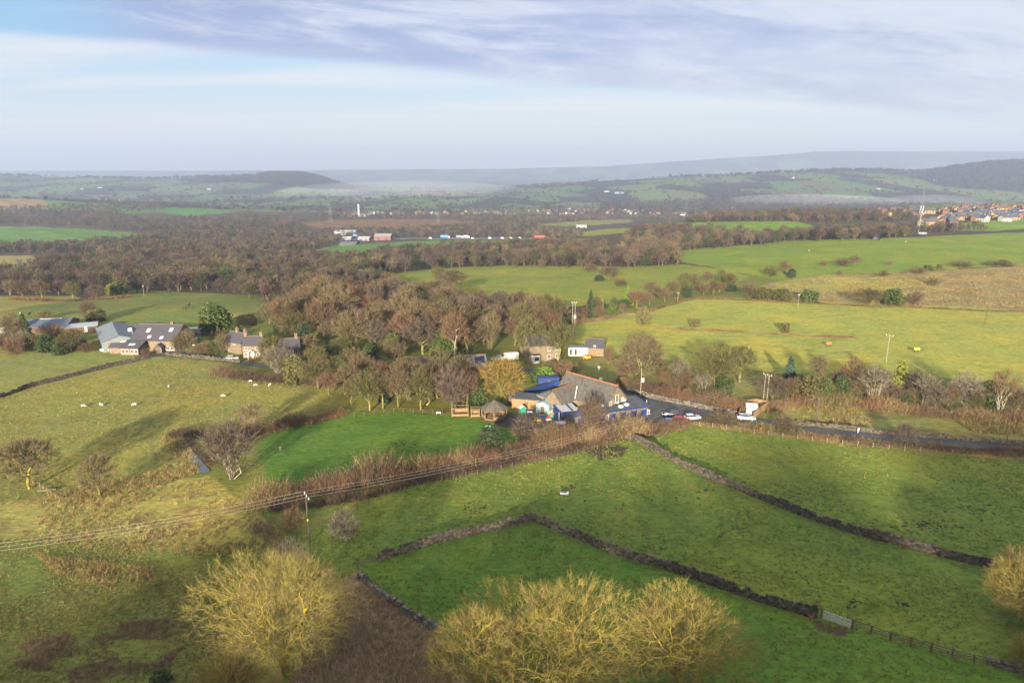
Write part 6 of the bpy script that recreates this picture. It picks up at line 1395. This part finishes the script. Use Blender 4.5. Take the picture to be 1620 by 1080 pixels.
# ------------------------------------------------------------------ masts, chimneys, sheds and the town far off
LATT=mat('lattice_steel',(.14,.14,.15),.5,.1,.2,.3)
def mast(px,py,top,w0,label,arms=0,name='pylon',r=.08,secs=9,m=None):
    x,y,z=P(px,py); h=at(px,top,y)[2]-z; o=thing(name,label,name,(x,y,z)); b=MB(); wf=lambda t:w0*(1-t)**1.2*.5+.5
    for i in range(secs):
        t0,t1=i/secs,(i+1)/secs; a_=[Vector((s*wf(t0),u*wf(t0),h*t0)) for s,u in((-1,-1),(1,-1),(1,1),(-1,1))]; c=[Vector((s*wf(t1),u*wf(t1),h*t1)) for s,u in((-1,-1),(1,-1),(1,1),(-1,1))]
        for k in range(4): b.tube(a_[k],c[k],r,r,4); b.tube(a_[k],c[(k+1)%4],r*.6,r*.6,3); b.tube(c[k],c[(k+1)%4],r*.6,r*.6,3)
    b.build('lattice',[m or LATT],o)
    for i in range(arms):
        zz=h*(.62+.15*i); L=w0*(1.15-.18*i); k=MB()
        for s in (-1,1): k.tube((0,0,zz+1.6),(s*L,0,zz),r*.7,r*.5,4); k.tube((0,0,zz-.4),(s*L,0,zz),r*.7,r*.5,4); k.tube((s*L,0,zz),(s*L,0,zz-2.2),.12,n=4)
        k.build('crossarm',[m or LATT],o)
    return o,h
mast(1085,347,318,9,'grey lattice pylon above the town',3); mast(523,352,322,8,'grey lattice pylon at the edge of the west woods',3); mast(693,352,334,6,'faint small pylon beyond the brown field',3)
mo,mh=mast(1453,367,303,3.2,'tall telecom lattice mast beside the hill wood',0,'telecom_mast',.11,14)
MB().tube((0,0,0),(0,0,mh*.52),.9,.6,12).build('concrete_shaft',[mat('shaft_concrete',(.17,.155,.13))],mo)
for t in (.50,.56,.62): 
    for k in range(3): MB().box((1.5*math.cos(k*2.1+t*9),1.5*math.sin(k*2.1+t*9),mh*t),(.5,.5,2.2)).build('antenna',[WHITE],mo)
CHIM=mat('chimney_white',(.30,.30,.31),.7)
def stack(px,py,top,r,label):
    x,y,z=P(px,py); h=at(px,top,y)[2]-z; o=thing('factory_chimney',label,'chimney',(x,y,z-2)); MB().tube((0,0,0),(0,0,h+2),r,r*.75,16).build('shaft',[CHIM],o); MB().tube((0,0,h+2),(0,0,h+3),r*.9,r*.9,16).build('cap',[mat('pale_cap',(.5,.5,.5))],o)
stack(568,343,324,3.2,'tall white factory chimney beyond the brown field'); stack(592,343,336,2.6,'short white chimney right of the tall one')
def block(px,py,wpx,hpx,label,wm,rm,D=25,name='industrial_shed'):
    x,y,z=P(px,py); s=(y*cp+(H-z)*sp)/FPX; w_,h=wpx*s,hpx*s; o=thing(name,label,'shed',(x,y,z-1)); MB().box((0,D/2,h*.35),(w_,D,h*.9)).build('wall',[wm],o); b=MB()
    b.add([(-w_/2-.5,-.5,h*.8),(w_/2+.5,-.5,h*.8),(w_/2+.5,D/2,h*1.15),(-w_/2-.5,D/2,h*1.15),(w_/2+.5,D+.5,h*.8),(-w_/2-.5,D+.5,h*.8)],[(0,1,2,3),(3,2,4,5)]); b.build('roof',[rm],o)
    for i in (-.25,.25): MB().box((w_*i,-.06,h*.3),(w_*.18,.12,h*.5)).build('door',[DARKM],o)
GREYW=mat('grey_shed_cladding',(.30,.31,.33),.6,.1,.2)
PALEB=mat('pale_cladding',(.15,.155,.16),.7,.1,.2)
block(605,380,26,9,'pale-roofed industrial shed with red base beside the motorway',mat('red_brown_cladding',(.15,.07,.055)),mat('pale_shed_roof',(.20,.21,.23)))
block(545,372,34,7,'long grey industrial shed under the west trees',GREYW,mat('light_shed_roof',(.25,.26,.28)))
block(575,381,18,6,'white industrial shed at the field corner',PALEB,GREYW); block(548,381,14,6,'small white unit left of the white shed',PALEB,GREYW); block(550,388,26,5,'dark long shed on the green field edge',DARKM,mat('dark_shed_roof',(.10,.10,.12)))
block(470,383,12,5,'red-roofed shed by the green strip west of the sheds',SAND_D,TERRA,14); block(920,360,16,4,'grey building in the far trees',GREYW,GREYW); block(980,307,14,3,'long white building on the far hillside',PALEB,GREYW,30); block(578,343,16,4,'white works buildings at the foot of the factory chimney',PALEB,GREYW,40); block(1460,371,12,4,'white hut beside the telecom mast',PALEB,GREYW,6)
def bridge():
    c=line_w([(1385,379),(1398,373),(1412,369),(1428,368)],2.); o=thing('road_bridge','pale humped road bridge parapet at the hill brow','bridge',(c[0,0],c[0,1],gz(*c[0])))
    for s in (-3.2,3.2):
        d=np.gradient(c,axis=0); d/=np.linalg.norm(d,axis=1,keepdims=True); q_=c+np.c_[-d[:,1],d[:,0]]*s; rg=np.random.default_rng(1); yaw=np.arctan2(d[:,1],d[:,0]); zz=hz(q_[:,0],q_[:,1])+1.2+1.8*np.sin(np.linspace(0,math.pi,len(q_)))
        V,F=boxes(np.c_[q_[:,0]-c[0,0],q_[:,1]-c[0,1],zz-gz(*c[0])],yaw,np.c_[np.full(len(q_),2.05),np.full(len(q_),.5),np.full(len(q_),2.2)],rg,.03); link('parapet',np_mesh('parapet',V,F,[STONE_PALE]),o)
    V=[];d=np.gradient(c,axis=0); d/=np.linalg.norm(d,axis=1,keepdims=True); n_=np.c_[-d[:,1],d[:,0]]; zz=hz(c[:,0],c[:,1])+1.6*np.sin(np.linspace(0,math.pi,len(c)))+.3-gz(*c[0])
    V=np.concatenate([np.c_[c-n_*3.-c[0],zz],np.c_[c+n_*3.-c[0],zz]]); k=len(c); F=np.array([(i,i+1,k+i+1,k+i) for i in range(k-1)]); link('deck',np_mesh('deck',V,F[:,::-1],[mat('pale_road',(.22,.21,.22))]),o)
bridge()
# town houses: walls, roof, windows in one small mesh each
HW=[mat('yellow_brick',(.20,.145,.075),.9,.1,.3),mat('red_brick',(.15,.07,.045),.9,.1,.3),mat('white_render_wall',(.30,.29,.275),.9,.1,.3),mat('buff_brick',(.18,.135,.09),.9,.1,.3)]
HR=[mat('blue_slate_roof',(.040,.050,.080),.7,.15,.3),mat('grey_tile_roof',(.06,.056,.06),.8,.15,.3),mat('brown_tile_roof',(.09,.052,.038),.8,.15,.3)]
NW=['yellow-brick','red-brick','white-rendered','buff-brick']; NR=['blue slate','grey-tiled','brown-tiled']
def hmesh(kind):
    b=MB(); L,D,e,rr=[(9,7.5,5,8),(14,8,5,8.2),(8,9,5.2,8.6)][kind]
    if kind<2:
        vs=[(x,y,z) for x in(-L/2,L/2) for y,z in ((0,-2),(D,-2),(D,e),(D/2,rr-.15),(0,e))]; b.add(vs,[(4,3,2,1,0),(5,6,7,8,9)]+[(i,(i+1)%5,5+(i+1)%5,5+i) for i in range(5)])
        for s in (-1,1):
            y0=D/2+s*(D/2+.4); b.add([(x,y,z) for x in (-L/2-.3,L/2+.3) for y,z in ((y0,e-.3),(D/2,rr),(D/2,rr+.2),(y0,e-.1))],[(0,1,2,3),(7,6,5,4)]+[(i,4+i,4+(i+1)%4,(i+1)%4) for i in range(4)],1)
    else:
        b.side([(-L/2,-2),(L/2,-2),(L/2,e),(0,rr-.15),(-L/2,e)],0,D)
        for s in (-1,1): b.add([(x,y,z) for y in (-.3,D+.3) for x,z in ((s*(L/2+.4),e-.3),(0,rr),(0,rr+.2),(s*(L/2+.4),e-.1))],[(0,1,2,3),(7,6,5,4)]+[(i,4+i,4+(i+1)%4,(i+1)%4) for i in range(4)],1)
    for u in (-.3,.3):
        for z in (1.3,3.8): b.box((L*u,-.03,z),(1.5,.12,1.3),0,2)
    b.box((0,-.03,1.0),(1.,.1,2.),0,2); b.box((L*.3,D/2 if kind<2 else D*.7,rr),(.8,.8,1.6),0,0)
    return b.mesh('town_house',[HW[0],HR[0],GLASS])
HM=[hmesh(k) for k in range(3)]
def town(poly,sp_,n,seed,pw,pr,where):
    rg=random.Random(seed); pts=spread(poly,sp_,seed); idx=list(range(len(pts))); rg.shuffle(idx)
    for i in idx[:n]:
        x,y=pts[i]; k=rg.choice(range(3)); wi=rg.choice(pw); ri=rg.choice(pr); o=link('town_house',HM[k]); o.location=(x,y,gz(x,y)); o.rotation_euler=(0,0,rg.choice((0,.3,-.35,1.2,.6))+rg.uniform(-.1,.1))
        o.material_slots[0].link='OBJECT'; o.material_slots[0].material=HW[wi]; o.material_slots[1].link='OBJECT'; o.material_slots[1].material=HR[ri]
        tag(o,f"small {NW[wi]} house with {NR[ri]} roof {'gable-on ' if k==2 else 'terraced ' if k==1 else ''}{where}",'house',f"{NW[wi]} {NR[ri]} houses {where}")
town([(1455,357),(1500,345),(1560,338),(1640,333),(1720,330),(1720,352),(1620,350),(1540,352),(1500,359)],17,120,5,[0,0,3,2,0,1],[0,0,0,1],'in the estate on the east ridge')
town([(1370,338),(1440,334),(1500,332),(1600,327),(1700,324),(1700,330),(1600,334),(1500,341),(1400,344)],20,60,6,[1,1,3,0],[2,1,0],'behind the estate on the east ridge')
town([(540,344),(640,341),(800,340),(1000,340),(1080,343),(1080,334),(900,332),(700,336),(560,338)],36,110,7,[1,2,3,1],[1,2,0],'in the valley town')
town([(1080,343),(1200,338),(1300,334),(1300,328),(1150,329),(1080,334)],36,30,8,[2,3,1],[1,0],'in the valley below the east ridge')
for i,(px,py,lb) in enumerate(((130,300,'white farmhouse on the far west hillside'),(158,298,'second white farm on the far west hillside'),(190,318,'pale farm buildings on the wooded knoll'),(1390,300,'white farm on the far east hillside'),(960,304,'white houses high on the far hillside'),(1255,283,'white farm under the far east crest'),(1480,286,'pale terrace near the wooded far crest'),(330,300,'white cottage on the far west pasture'))):
    o=link('far_farmhouse',HM[i%3]); o.location=at_px(px,py); o.scale=(2.,1.5,1.2); o.material_slots[0].link='OBJECT'; o.material_slots[0].material=HW[2]; tag(o,lb,'farmhouse')
# mist lying in the valleys
def mist(px,py,F,L,D,h,dens,rz=0.):
    r_=ray(px,py); t=F/r_[1]; x,y,z=r_[0]*t,F,H+r_[2]*t; b=MB(); n=28
    b.lathe([(.15,-.5),(.6,-.42),(.92,-.2),(1,0),(.9,.22),(.6,.4),(.15,.5)],n=n); o=b.build('mist_bank',[MIST(dens)],None,True); o.location=(x,y,z); o.scale=(L/2,D/2,h); o.rotation_euler=(0,0,rz); tag(o,kind='stuff')
def MIST(d):
    m=bpy.data.materials.new('mist'); m.use_nodes=True; k=NT(m.node_tree); k.n.clear(); o=k.n.new('ShaderNodeOutputMaterial'); p=k.n.new('ShaderNodeVolumePrincipled'); p.inputs['Color'].default_value=(.92,.95,1,1); p.inputs['Density'].default_value=d; k.l.new(p.outputs[0],o.inputs['Volume']); return m
mist(640,303,4200,1500,1500,130,.00016); mist(500,309,4100,700,700,90,.0002); mist(1290,318,3150,800,700,60,.00045); mist(1480,317,3000,380,400,50,.0004)
